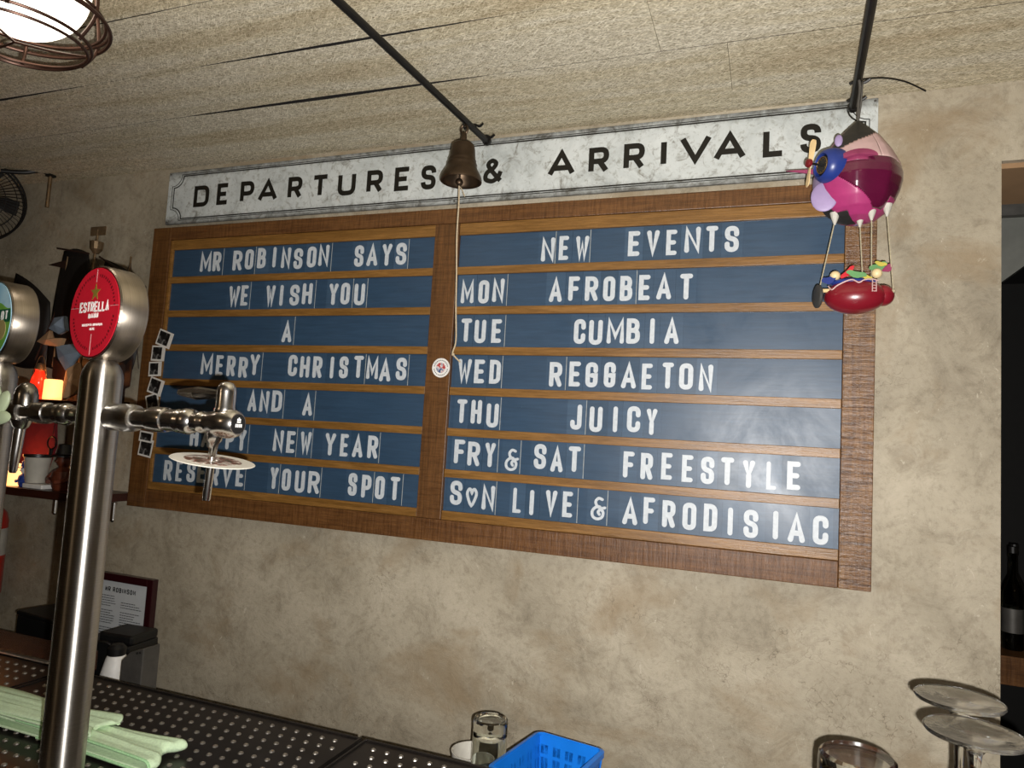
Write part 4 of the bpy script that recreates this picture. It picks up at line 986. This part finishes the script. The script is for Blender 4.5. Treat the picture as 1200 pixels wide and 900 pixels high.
t = thing('white_bowl', 'small off-white bowl half hidden behind the short glass', 'bowl', (1.205, -.245, ZL + .001))
bm = BM(); lathe(bm, [(0, 0), (.028, 0), (.036, .016), (.042, .052), (.040, .052), (.034, .018), (.026, .004), (0, .004)], seg=36); obj('bowl_body', bm, 'offwhite', t, smooth=True)

t = thing('plastic_basket', 'bright blue slotted plastic basket at the bottom centre beside the short glass', 'basket', (1.372, -.315, ZL + .001), -.17)
hx, hy, hh, fl_ = .055, .080, .098, .10
def wallslots(bm, P, Q, nrm, n):
    """slotted wall from P to Q (bottom corners), leaning out by nrm"""
    P = Vector(P); Q = Vector(Q); nrm = Vector(nrm); th = .0018; th_v = nrm.normalized() * -th
    def pt(u, v): return P.lerp(Q, u) + Vector((0, 0, hh * v)) + nrm * v + (Q - P).normalized() * ((u - .5) * .02 * v)
    def panel(u0, u1, v0, v1):
        f = [pt(u0, v0), pt(u1, v0), pt(u1, v1), pt(u0, v1)]
        a = [bm.verts.new(p) for p in f]; b = [bm.verts.new(p + th_v) for p in f]
        bm.faces.new(a); bm.faces.new(b[::-1])
        for k in range(4): bm.faces.new((a[k], b[k], b[(k + 1) % 4], a[(k + 1) % 4]))
    bands = ((0, .12), (.34, .40), (.60, .66), (.82, 1.0))
    for v0, v1 in bands: panel(0, 1, v0, v1)
    for (v0, v1) in ((.12, .34), (.40, .60), (.66, .82)):
        for k in range(n + 1):
            u = k / n; w_ = .0065 / (Q - P).length * (1.6 if k % 2 == 0 else 1)
            panel(max(0, u - w_), min(1, u + w_), v0, v1)
for (P, Q, nr, n) in (((-hx, hy, 0), (hx, hy, 0), (0, .008, 0), 10), ((hx, -hy, 0), (-hx, -hy, 0), (0, -.008, 0), 10), ((hx, hy, 0), (hx, -hy, 0), (.008, 0, 0), 12), ((-hx, -hy, 0), (-hx, hy, 0), (-.008, 0, 0), 12)):
    bm = BM(); wallslots(bm, P, Q, nr, n); obj('basket_side', bm, 'bluebasket', t)
bm = BM(); box(bm, -hx + .001, hx - .001, -hy + .001, hy - .001, 0, .002); obj('basket_base', bm, 'bluebasket', t)
def rrect(x, y, r, n=6):
    out = []
    for cx, cy, a0 in ((x - r, y - r, 0), (-x + r, y - r, 90), (-x + r, -y + r, 180), (x - r, -y + r, 270)):
        for k in range(n + 1):
            a = math.radians(a0 + 90 * k / n); out.append((cx + r * math.cos(a), cy + r * math.sin(a)))
    return out
bm = BM(); o_ = rrect(hx + .014, hy + .014, .016); i_ = rrect(hx + .007, hy + .007, .010)
vs = [[bm.verts.new((p[0], p[1], z)) for p in L_] for L_, z in ((o_, hh - .008), (o_, hh + .001), (i_, hh + .003), (i_, hh - .001))]
for A1, A2 in zip(vs, vs[1:] + vs[:1]):
    for k in range(len(o_)): bm.faces.new((A1[k], A1[(k + 1) % len(o_)], A2[(k + 1) % len(o_)], A2[k]))
obj('basket_rim', bm, 'bluebasket', t)
for k, (x, y, w_) in enumerate(((-.02, .02, .05), (.02, -.01, .06), (0, -.04, .05))):
    tt = thing('paper_sachet', ['white paper sachet at the back of the blue basket', 'white paper sachet in the middle of the blue basket', 'white paper sachet at the front of the blue basket'][k], 'sachet', (1.372 + x * .5, -.315 + y, ZL + .006 + .004 * k), .3 * k, 'sachets in the blue basket')
    bm = BM(); v = [bm.verts.new(p) for p in ((-w_ / 2, -.02, 0), (w_ / 2, -.02, 0), (w_ / 2, .02, 0), (-w_ / 2, .02, 0), (0, -.02, .001), (0, .02, .001), (-w_ / 2 + .005, 0, .006), (w_ / 2 - .005, 0, .006))]
    for f in ((0, 1, 7, 6), (2, 3, 6, 7), (3, 0, 6), (1, 2, 7), (3, 2, 1, 0)): bm.faces.new([v[i] for i in f])
    obj('sachet_body', bm, 'white', tt)

# ---------------------------------------------------------------- wall shelf unit and what stands on it
t = thing('wall_shelf', 'dark red-brown two-tier wall shelf behind the beer towers, hung on chrome rods', 'shelf')
SX0, SX1 = -.95, -.03
for z in (1.6365, 1.3845):
    bm = BM(); box(bm, SX0, SX1 + .03, -.128, WY - .001, z - .022, z); obj('shelf_board', bm, 'shelfw', t, bevel=.001)
for x in (-.215, .012, -.62):
    bm = BM(); tube(bm, [(x, -.05, 1.315), (x, -.05, 1.3622)], .007, 12); ball(bm, (x, -.05, 1.315), .0072, 12); obj('hanging_rod', bm, 'chrome', t, smooth=True)


def candle(x, y, z, w_, h_, label):
    t = thing('candle', label, 'candle', (x, y, z), .2, 'glowing candles on the wall shelf')
    bm = BM(); lathe(bm, [(0, 0), (w_ * .5, 0), (w_ * .52, .004), (w_ * .5, h_ - .003), (w_ * .44, h_), (w_ * .36, h_ - .006), (0, h_ - .007)], seg=4 if False else 24); obj('candle_body', bm, 'candle', t, smooth=True)
    bm = BM(); tube(bm, [(0, 0, h_ - .007), (0, .001, h_ + .002)], .001, 5); obj('wick', bm, 'blackp', t)
    l = bpy.data.lights.new('candle_light', 'POINT'); l.energy = .16; l.color = (1, .36, .10); l.shadow_soft_size = .012
    o = bpy.data.objects.new('candle_light', l); COL.objects.link(o); o.location = (x, y, z + h_ + .018)
candle(-.212, -.098, 1.637, .046, .058, 'glowing cream candle on the upper shelf, right of the red glass lamp')
candle(-.335, -.090, 1.385, .046, .062, 'glowing cream candle on the lower shelf, left of the white cup')

t = thing('red_glass_lamp', 'small red glass hurricane lamp glowing on the upper shelf', 'lamp', (-.270, -.100, 1.637))
bm = BM(); solid(bm, [(.020, 0), (.021, .008), (.012, .014), (.010, .020), (.016, .030), (.021, .045), (.018, .062), (.012, .075), (.011, .082)], seg=24); obj('lamp_glass', bm, 'redlamp', t, smooth=True)
bm = BM(); solid(bm, [(.013, .082), (.016, .086), (.013, .096), (.006, .104)], seg=18); tube(bm, catmull([(-.022, 0, .02), (-.026, 0, .07), (-.012, 0, .115), (0, 0, .125), (.012, 0, .115), (.026, 0, .07), (.022, 0, .02)], 5), .0013, 6); obj('lamp_cage', bm, 'shipm', t, smooth=True)
l = bpy.data.lights.new('red_lamp_light', 'POINT'); l.energy = .09; l.color = (1, .06, .03); l.shadow_soft_size = .02
o = bpy.data.objects.new('red_lamp_light', l); COL.objects.link(o); o.location = (-.275, -.115, 1.70)

# sailing ship sculpture
t = thing('model_ship', 'dark metal model sailing ship with furled sails standing on the upper shelf', 'model ship', (-.13, -.028, 1.637))
bm = BM()
st = []
for k in range(13):
    u = k / 12; x = -.17 + .30 * u; wd_ = .024 * math.sin(math.pi * min(1, .15 + u * .95)) ** .6 if u < 1 else .002
    keel = .030 + .020 * (2 * u - 1) ** 4; top = .085 + .045 * (2 * u - 1) ** 2
    st.append([(x, -wd_, top), (x, -wd_ * .8, keel + .02), (x, 0, keel), (x, wd_ * .8, keel + .02), (x, wd_, top)])
g_ = [[bm.verts.new(p) for p in s_] for s_ in st]
for A1, A2 in zip(g_, g_[1:]):
    for k in range(4): bm.faces.new((A1[k], A2[k], A2[k + 1], A1[k + 1]))
    bm.faces.new((A1[4], A2[4], A2[0], A1[0]))
bm.faces.new(g_[0]); bm.faces.new(g_[-1][::-1]); obj('hull', bm, 'hull', t, smooth=False)
bm = BM(); box(bm, -.06, -.05, -.02, .02, 0, .055); box(bm, .08, .09, -.02, .02, 0, .055); box(bm, -.08, .11, -.022, .022, 0, .006); obj('stand', bm, 'hull', t)
def mast(x0, z0, x1, z1, r=.0035):
    bm = BM(); tube(bm, [(x0, -.01, z0), (x1, -.012, z1)], [r * 1.2, r * .8], 8); return obj('mast', bm, 'shipm', t, smooth=True)
mm = mast(-.066, .09, -.044, .512, .0042)
bm = BM(); solid(bm, [(.008, .0), (.017, .012), (.019, .034), (.017, .034), (.007, .004)], base=(-.044, -.012, .440), seg=12); obj('crows_nest', bm, 'shipm', mm)
bm = BM(); box(bm, -.072, -.012, -.014, -.012, .494, .520); o = obj('top_flag', bm, 'shipm', mm); 
bm = BM(); v = [bm.verts.new(p) for p in ((-.046, -.012, .485), (-.070, -.012, .472), (-.046, -.012, .466), (-.046, -.009, .485), (-.070, -.009, .472), (-.046, -.009, .466))]
for f in ((0, 1, 2), (5, 4, 3), (0, 3, 4, 1), (1, 4, 5, 2), (2, 5, 3, 0)): bm.faces.new([v[i] for i in f])
obj('pennant', bm, 'hull', mm)
m2 = mast(-.175, .10, -.160, .435, .0026)
bm = BM(); v = [bm.verts.new(p) for p in ((-.162, -.012, .425), (-.238, -.012, .412), (-.162, -.012, .398), (-.162, -.009, .425), (-.238, -.009, .412), (-.162, -.009, .398))]
for f in ((0, 1, 2), (5, 4, 3), (0, 3, 4, 1), (1, 4, 5, 2), (2, 5, 3, 0)): bm.faces.new([v[i] for i in f])
obj('pennant', bm, 'hull', m2)
m3 = mast(.085, .09, .098, .425, .003)
def sail(P, bulge):
    """a bellied sail between four corners"""
    a, b, c, d = [Vector(p) for p in P]; N = 10; bm = BM(); g = []
    for j in range(N + 1):
        row = []
        for k in range(N + 1):
            u, v = k / N, j / N
            p = a.lerp(b, u).lerp(d.lerp(c, u), v); bb = math.sin(math.pi * u) * math.sin(math.pi * v)
            row.append(bm.verts.new((p.x + .010 * math.sin(math.pi * v) * (u - .5) * 2, p.y - bulge * bb, p.z + .014 * math.sin(math.pi * u) * (1 - v) * -1 + .010 * math.sin(math.pi * u) * v)))
        g.append(row)
    for j in range(N):
        for k in range(N): bm.faces.new((g[j][k], g[j][k + 1], g[j + 1][k + 1], g[j + 1][k]))
    o = obj('sail', bm, 'sail', t, smooth=True); s_ = o.modifiers.new('s', 'SOLIDIFY'); s_.thickness = .002
sail([(-.21, -.005, .10), (-.02, -.005, .10), (-.084, -.005, .445), (-.188, -.005, .455)], .022)
sail([(-.055, .004, .10), (.13, .004, .10), (.150, .004, .340), (-.02, .004, .425)], .026)
sail([(-.42, .004, .12), (-.23, .004, .10), (-.235, .004, .30), (-.40, .004, .395)], .026)
for (p, q) in (((-.205, -.014, .462), (-.070, -.014, .440)), ((-.03, -.01, .43), (.16, -.01, .335)), ((-.16, -.012, .32), (-.25, -.012, .12))):
    bm = BM(); tube(bm, [p, q], .0028, 6); obj('spar', bm, 'hull', t)
bm = BM()
for (p, q) in (((-.044, -.012, .43), (.16, -.02, .12)), ((-.044, -.012, .43), (-.23, -.012, .12)), ((-.16, -.012, .40), (-.06, -.01, .10)), ((.098, -.012, .41), (-.03, -.012, .10)), ((.098, -.012, .41), (.17, -.012, .10)), ((-.05, -.02, .30), (-.11, -.03, .12))): tube(bm, [p, q], .0009, 5)
obj('rigging', bm, 'hull', t)

def rag(name, label, pts, m, y, cat='cloth'):
    t = thing(name, label, cat, (pts[0][0], y, pts[0][1]))
    bm = BM(); f = []; b = []
    for i, (x, z) in enumerate(pts):
        yy = .006 * math.sin(i * 2.1)
        f.append(bm.verts.new((x - pts[0][0], yy - .004, z - pts[0][1]))); b.append(bm.verts.new((x - pts[0][0], yy + .006, z - pts[0][1])))
    cx = sum(p[0] for p in pts) / len(pts) - pts[0][0]; cz = sum(p[1] for p in pts) / len(pts) - pts[0][1]
    cf = bm.verts.new((cx, -.016, cz)); cb = bm.verts.new((cx, .010, cz)); N = len(pts)
    for k in range(N):
        j = (k + 1) % N; bm.faces.new((f[k], f[j], cf)); bm.faces.new((b[j], b[k], cb)); bm.faces.new((f[j], f[k], b[k], b[j]))
    obj('folded_cloth', bm, m, t); return t
rag('hanging_cloth', 'grey-blue cloth pennant hanging from the model ship by the red badge', [(-.20, 1.790), (-.115, 1.800), (-.095, 1.775), (-.135, 1.735), (-.16, 1.722), (-.18, 1.755)], 'greycloth', -.108)
rag('hanging_cloth', 'tan crumpled cloth strip on the model ship, above the red glass lamp', [(-.275, 1.802), (-.235, 1.835), (-.215, 1.812), (-.17, 1.812), (-.185, 1.788), (-.235, 1.792)], 'tan', -.112)
rag('hanging_cloth', 'small white and blue striped cloth tucked in the dark ship hull', [(-.235, 1.84), (-.225, 1.872), (-.17, 1.875), (-.165, 1.835), (-.20, 1.825)], 'greycloth', -.110)

# red bag, ornaments of the lower shelf
rag('red_cloth_bag', 'dark red cloth bag hanging behind the lower shelf at the left', [(-.50, 1.40), (-.52, 1.56), (-.40, 1.60), (-.30, 1.60), (-.292, 1.50), (-.315, 1.40), (-.40, 1.388)], 'redcloth', -.016, 'bag')
t = thing('magnifying_glass', 'small dark ring-handled magnifier hanging above the white cup', 'magnifier', (-.250, -.055, 1.513))
bm = BM(); tube(bm, [(.018 * math.cos(a), 0, .018 * math.sin(a)) for a in [2 * math.pi * k / 24 for k in range(24)]], .0022, 6, True); obj('ring_frame', bm, 'black', t, smooth=True)
bm = BM(); tube(bm, [(0, 0, .018), (.001, .004, .1005)], .0008, 5); obj('hanging_cord', bm, 'black', t)
bm = BM(); tube(bm, [(0, 0, -.018), (-.002, 0, -.045)], [.006, .003], 8); obj('handle', bm, 'black', t)
t = thing('white_cup', 'off-white cup with dark rim on the lower shelf', 'cup', (-.255, -.088, 1.399))
bm = BM(); lathe(bm, [(0, 0), (.025, 0), (.026, .003), (.034, .072), (.035, .076), (.033, .076), (.024, .004), (0, .004)], seg=32); obj('cup_body', bm, 'offwhite', t, smooth=True)
bm = BM(); lathe(bm, [(.034, .072), (.0362, .073), (.0362, .079), (.034, .079)], seg=32, closed=True); obj('cup_rim', bm, 'blackp', t, smooth=True)
t = thing('white_box', 'low white box under the white cup on the lower shelf', 'box', (-.228, -.090, 1.385))
bm = BM(); box(bm, -.042, .036, -.025, .025, 0, .0125); obj('box_body', bm, 'white', t, bevel=.002)
def bust(label, x, y, z, s, mats, hat=True):
    t = thing('figurine', label, 'figurine', (x, y, z))
    bm = BM(); solid(bm, [(.020 * s, 0), (.026 * s, .010 * s), (.030 * s, .030 * s), (.026 * s, .048 * s), (.012 * s, .058 * s), (.010 * s, .062 * s)], seg=20, sx=.8); obj('body', bm, mats[0], t, smooth=True)
    bm = BM(); ball(bm, (0, 0, .076 * s), .019 * s, 18, (.9, .95, 1.1)); tube(bm, [(0, -.017 * s, .078 * s), (0, -.023 * s, .072 * s)], .003 * s, 6); obj('head', bm, mats[1], t, smooth=True)
    bm = BM(); lathe(bm, [(.0, .118 * s), (.014 * s, .116 * s), (.018 * s, .092 * s), (.030 * s, .088 * s), (.030 * s, .085 * s), (.0, .086 * s)], seg=20); obj('hat', bm, mats[2], t, smooth=True)
    bm = BM()
    for sg in (-1, 1): tube(bm, catmull([(.024 * s * sg, 0, .048 * s), (.034 * s * sg, -.012 * s, .030 * s), (.012 * s * sg, -.028 * s, .022 * s)], 4), .006 * s, 8)
    obj('arms', bm, mats[0], t, smooth=True)
bust('dark brown figurine with dark hat, lit orange, left of the red badge tower', -.150, -.088, 1.385, 1.10, ('brownfig', 'brownfig', 'blackp'))
bust('small figurine with green body and dark hat just right of the red badge tower', .050, -.095, 1.385, .98, ('greenfig', 'tan', 'blackp')) if False else None
bust('small blue and red figurine between the candle and the white cup', -.300, -.090, 1.385, .62, ('bluep', 'white', 'bluep'))
bust('small green figurine with a dark hat just right of the red badge tower', -.032, -.090, 1.385, 1.10, ('greenfig', 'tan', 'blackp'))
t = thing('marker_pen', 'white pen-shaped tag at the right end of the lower shelf', 'pen', (.020, -.134, 1.375)); t.rotation_euler = (0, .07, 0)
bm = BM(); solid(bm, [(.004, 0), (.0065, .006), (.0075, .05), (.0065, .092)], seg=14); obj('pen_body', bm, 'white', t, smooth=True)
bm = BM(); box(bm, -.003, .003, -.0082, -.0072, .045, .080); obj('pen_print', bm, 'bluep', t)
rag('orange_lit_mask', 'crumpled brown mask glowing orange on the upper shelf right of the candle', [(-.165, 1.640), (-.175, 1.69), (-.155, 1.735), (-.12, 1.745), (-.115, 1.70), (-.10, 1.675), (-.125, 1.655)], 'tan', -.098, 'mask')

# ---------------------------------------------------------------- wall fan
fc = Vector((-.560, -.150, 2.236)); dirv = (CAM - fc); rz = math.atan2(dirv.x, -dirv.y)
t = thing('wall_fan', 'black round wall fan with wire grille at the left edge below the ceiling', 'fan', fc, rz + .12)
bm = BM()
for r, y in ((.128, 0), (.128, .03)): tube(bm, [(r * math.cos(a), y, r * math.sin(a)) for a in [2 * math.pi * k / 48 for k in range(48)]], .0035, 6, True)
obj('grille_rim', bm, 'black', t, smooth=True)
bm = BM()
for k in range(60):
    a = 2 * math.pi * k / 60; ca, sa = math.cos(a), math.sin(a)
    tube(bm, [(.128 * ca, 0, .128 * sa), (.115 * ca, -.020, .115 * sa), (.07 * ca, -.034, .07 * sa), (.030 * ca, -.036, .030 * sa)], .0011, 4)
for r, y in ((.10, -.027), (.07, -.034)): tube(bm, [(r * math.cos(a), y, r * math.sin(a)) for a in [2 * math.pi * k / 40 for k in range(40)]], .0012, 5, True)
o = obj('grille_wires', bm, 'black', t); o['kind'] = 'stuff'
bm = BM(); solid(bm, [(.030, .0), (.030, .004), (.02, .006)], base=(0, -.034, 0), axis=(0, -1, 0), seg=24); obj('hub_cap', bm, 'blackp', t)
for k in range(5):
    a = 2 * math.pi * k / 5; bm = BM(); f = []; b = []
    for (r, off) in ((.025, -.12), (.07, -.34), (.108, -.30), (.112, .12), (.08, .28), (.03, .3)):
        p = Vector((r * math.cos(a + off), 0, r * math.sin(a + off))); f.append(bm.verts.new((p.x, -.004 + off * .02, p.z))); b.append(bm.verts.new((p.x, .0 + off * .02, p.z)))
    bm.faces.new(f); bm.faces.new(b[::-1])
    for q in range(6): bm.faces.new((f[q], b[q], b[(q + 1) % 6], f[(q + 1) % 6]))
    obj('fan_blade', bm, 'dark', t)
bm = BM(); solid(bm, [(.04, .0), (.045, .02), (.04, .06), (.02, .075)], base=(0, .02, 0), axis=(0, 1, 0), seg=24); obj('motor', bm, 'blackp', t, smooth=True)
t = thing('fan_bracket', 'black hinged bracket with steel rod beside the wall fan', 'bracket', (-.432, -.02, 2.26))
bm = BM(); tube(bm, [(.0, 0, -.02), (.0, 0, .085)], .0055, 10); obj('steel_rod', bm, 'shipm', t, smooth=True)
bm = BM(); tube(bm, catmull([(.003, 0, .085), (-.02, -.02, .092), (-.05, -.05, .078), (-.09, -.09, .070)], 5), .007, 8); box(bm, -.010, .012, -.01, .01, .078, .096); obj('bracket_arm', bm, 'black', t, smooth=True)

# ---------------------------------------------------------------- fire extinguisher, menu frame, back ledge things
t = thing('fire_extinguisher', 'red fire extinguisher hung on the wall at the left edge below the shelf', 'extinguisher', (-.500, -.055, 1.045))
bm = BM(); solid(bm, [(.058, 0), (.062, .006), (.062, .22), (.056, .245), (.036, .268), (.018, .276), (.016, .288)], seg=36); obj('cylinder', bm, 'ext', t, smooth=True)
bm = BM(); lathe(bm, [(.0623, .12), (.0623, .20)], seg=36); o = obj('paper_label', bm, 'offwhite', t, smooth=True)
bm = BM(); solid(bm, [(.014, .288), (.014, .306), (.006, .31)], seg=14); obj('valve', bm, 'brass', t, smooth=True)
bm = BM(); tube(bm, catmull([(-.01, 0, .300), (.03, -.004, .322), (.062, -.006, .316), (.070, -.006, .300)], 5), .007, 8); obj('carry_handle', bm, 'red', t, smooth=True)
bm = BM(); tube(bm, catmull([(.01, 0, .295), (.05, -.01, .285), (.078, -.02, .24), (.070, -.025, .10)], 6), .0045, 8); obj('hose', bm, 'blackp', t, smooth=True)

t = thing('menu_frame', 'dark red wooden frame with a printed white menu, on the wall beside the tower', 'framed menu', (.0, .012, 1.02)); t.rotation_euler = (0, .0, 0)
x0, x1, z0, z1, bw = -.115, .123, -.155, .135, .021
bm = BM(); box(bm, x0 + .01, x1 - .01, .0, .012, z0 + .01, z1 - .01); obj('backing', bm, 'maroon', t)
for nm, bx in (('frame_side', (x0, x0 + bw, z0, z1)), ('frame_side', (x1 - bw, x1, z0, z1)), ('frame_top', (x0 + bw + .0003, x1 - bw - .0003, z1 - bw, z1)), ('frame_bottom', (x0 + bw + .0003, x1 - bw - .0003, z0, z0 + bw))):
    bm = BM(); box(bm, bx[0], bx[1], -.010, .010, bx[2], bx[3]); obj(nm, bm, 'maroon', t, bevel=.002)
bm = BM(); box(bm, x0 + bw + .001, x1 - bw - .001, -.0012, -.0002, z0 + bw + .001, z1 - bw - .001); obj('menu_sheet', bm, 'paper', t)
bm = BM(); text(bm, 'MR ROBINSON', -.003, .083, .0088, .0135, .0026, .0030, T=FT(.0016)); obj('menu_title', bm, 'ink', t)
bm = BM()
for k in range(24):
    if k in (5, 12): continue
    z = .070 - k * .0068
    for (a, b) in ((-.085, -.085 + rt.uniform(.05, .07)), (.004, .004 + rt.uniform(.05, .078))):
        if k < 2 and a > 0: continue
        x = a
        while x < b:
            w_ = rt.uniform(.004, .010); box(bm, x, min(x + w_, b), -.0015, -.0011, z, z + .0022); x += w_ + .0016
o = obj('menu_lines', bm, 'print_', t); o['kind'] = 'stuff'

t = thing('black_box', 'low black box behind the counter at the left of the tower', 'box', (.02, -.20, ZL + .001), -.1)
bm = BM(); box(bm, -.07, .07, -.05, .05, 0, .128); obj('box_body', bm, 'blackp', t, bevel=.003)
bm = BM(); box(bm, -.072, .072, -.052, .052, .1285, .139); obj('box_lid', bm, 'blackp', t, bevel=.003)
t = thing('card_reader', 'black device with a hinged lid in front of the menu frame', 'device', (.190, -.150, ZL + .001), .1)
bm = BM(); box(bm, -.075, .075, -.05, .05, 0, .085); obj('device_body', bm, 'blackp', t, bevel=.004)
bm = BM(); box(bm, -.02, .078, -.045, .045, .0855, .108); obj('device_lid', bm, 'blackp', t, bevel=.006)
bm = BM(); tube(bm, catmull([(-.07, -.052, .07), (-.03, -.06, .085), (.01, -.055, .09), (.03, -.05, .08)], 4), .004, 8); obj('device_cable', bm, 'black', t, smooth=True)
t = thing('white_bottle', 'small white plastic bottle with black cap left of the grey metal box', 'bottle', (.312, -.262, ZL + .001))
bm = BM(); solid(bm, [(.034, 0), (.035, .004), (.033, .040), (.022, .085), (.019, .092)], seg=24); obj('bottle_body', bm, 'white', t, smooth=True)
bm = BM(); solid(bm, [(.019, .0925), (.020, .108), (.012, .116)], seg=18); obj('bottle_cap', bm, 'blackp', t, smooth=True)
t = thing('grey_metal_box', 'grey slanted metal box at the counter edge, right of the menu frame', 'box', (.452, -.322, ZL + .001), 0)
bm = BM()
P = [(-.034, 0), (.026, 0), (.026, .152), (-.012, .138), (-.034, .118)]
f = [bm.verts.new((x, -.022, z)) for x, z in P]; b = [bm.verts.new((x, .022, z)) for x, z in P]
bm.faces.new(f); bm.faces.new(b[::-1])
for k in range(5): bm.faces.new((f[k], b[k], b[(k + 1) % 5], f[(k + 1) % 5]))
obj('box_body', bm, 'greybox', t, bevel=.002)
bm = BM(); ball(bm, (.010, -.023, .140), .0025, 8); ball(bm, (.018, -.023, .142), .0025, 8); obj('box_screws', bm, 'black', t)

# ---------------------------------------------------------------- beyond the opening at the right
t = thing('ventilation_duct', 'matt grey sloping ventilation duct seen through the opening at the right', 'duct')
bm = BM(); P = [(2.20, 2.052), (2.20, 2.30), (2.9, 2.30), (2.9, 2.56), (2.9, 2.56)]
P = [(2.12, 2.020), (2.12, 2.222), (2.8, 2.222), (2.8, 2.17), (2.40, 2.19)]
P = [(2.12, 1.96), (2.12, 2.226), (2.9, 2.226), (2.9, 2.215), (2.42, 2.210)]
f = [bm.verts.new((x, .52, z)) for x, z in P]; b = [bm.verts.new((x, .95, z)) for x, z in P]
bm.faces.new(f); bm.faces.new(b[::-1])
for k in range(5): bm.faces.new((f[k], b[k], b[(k + 1) % 5], f[(k + 1) % 5]))
obj('duct_body', bm, 'duct', t)
bm = BM(); box(bm, 2.12, 2.95, .50, .52, 2.2265, 2.262); obj('duct_flange', bm, 'greybox', t)
t = thing('back_room_shelf', 'brown wooden shelf with bottles in the dark room at the right', 'shelf')
bm = BM(); box(bm, 2.16, 3.2, .92, 1.2, .985, 1.065); obj('shelf_board', bm, 'rail', t)
bm = BM(); box(bm, 2.16, 3.2, .95, 1.2, .30, .34); obj('shelf_board', bm, 'rail', t)
bm = BM(); box(bm, 3.15, 3.2, .95, 1.2, .34, .984); box(bm, 2.16, 2.20, .95, 1.2, .34, .984); obj('shelf_side', bm, 'rail', t)
for k, (x, y, lab) in enumerate(((2.402, 1.02, 'dark glass bottle at the opening, nearest the wall edge'), (2.455, .99, 'dark glass bottle at the right edge of the frame'), (2.345, 1.09, 'dark glass bottle half hidden by the wall edge'), (2.43, 1.11, 'dark glass bottle behind the two front ones'))):
    t = thing('bottle', lab, 'bottle', (x, y, 1.066), 0, 'dark bottles in the back room')
    bm = BM(); lathe(bm, [(0, 0), (.026, 0), (.028, .003), (.028, .16), (.024, .185), (.011, .215), (.010, .265), (.012, .268), (.012, .280), (.0, .281)], seg=24); obj('bottle_body', bm, 'bottle', t, smooth=True)
    bm = BM(); lathe(bm, [(.0283, .05), (.0283, .12)], seg=24); obj('bottle_label', bm, 'greybox', t, smooth=True)
    bm = BM(); solid(bm, [(.0125, .2815), (.0125, .300)], seg=14); obj('bottle_cap', bm, 'black', t)
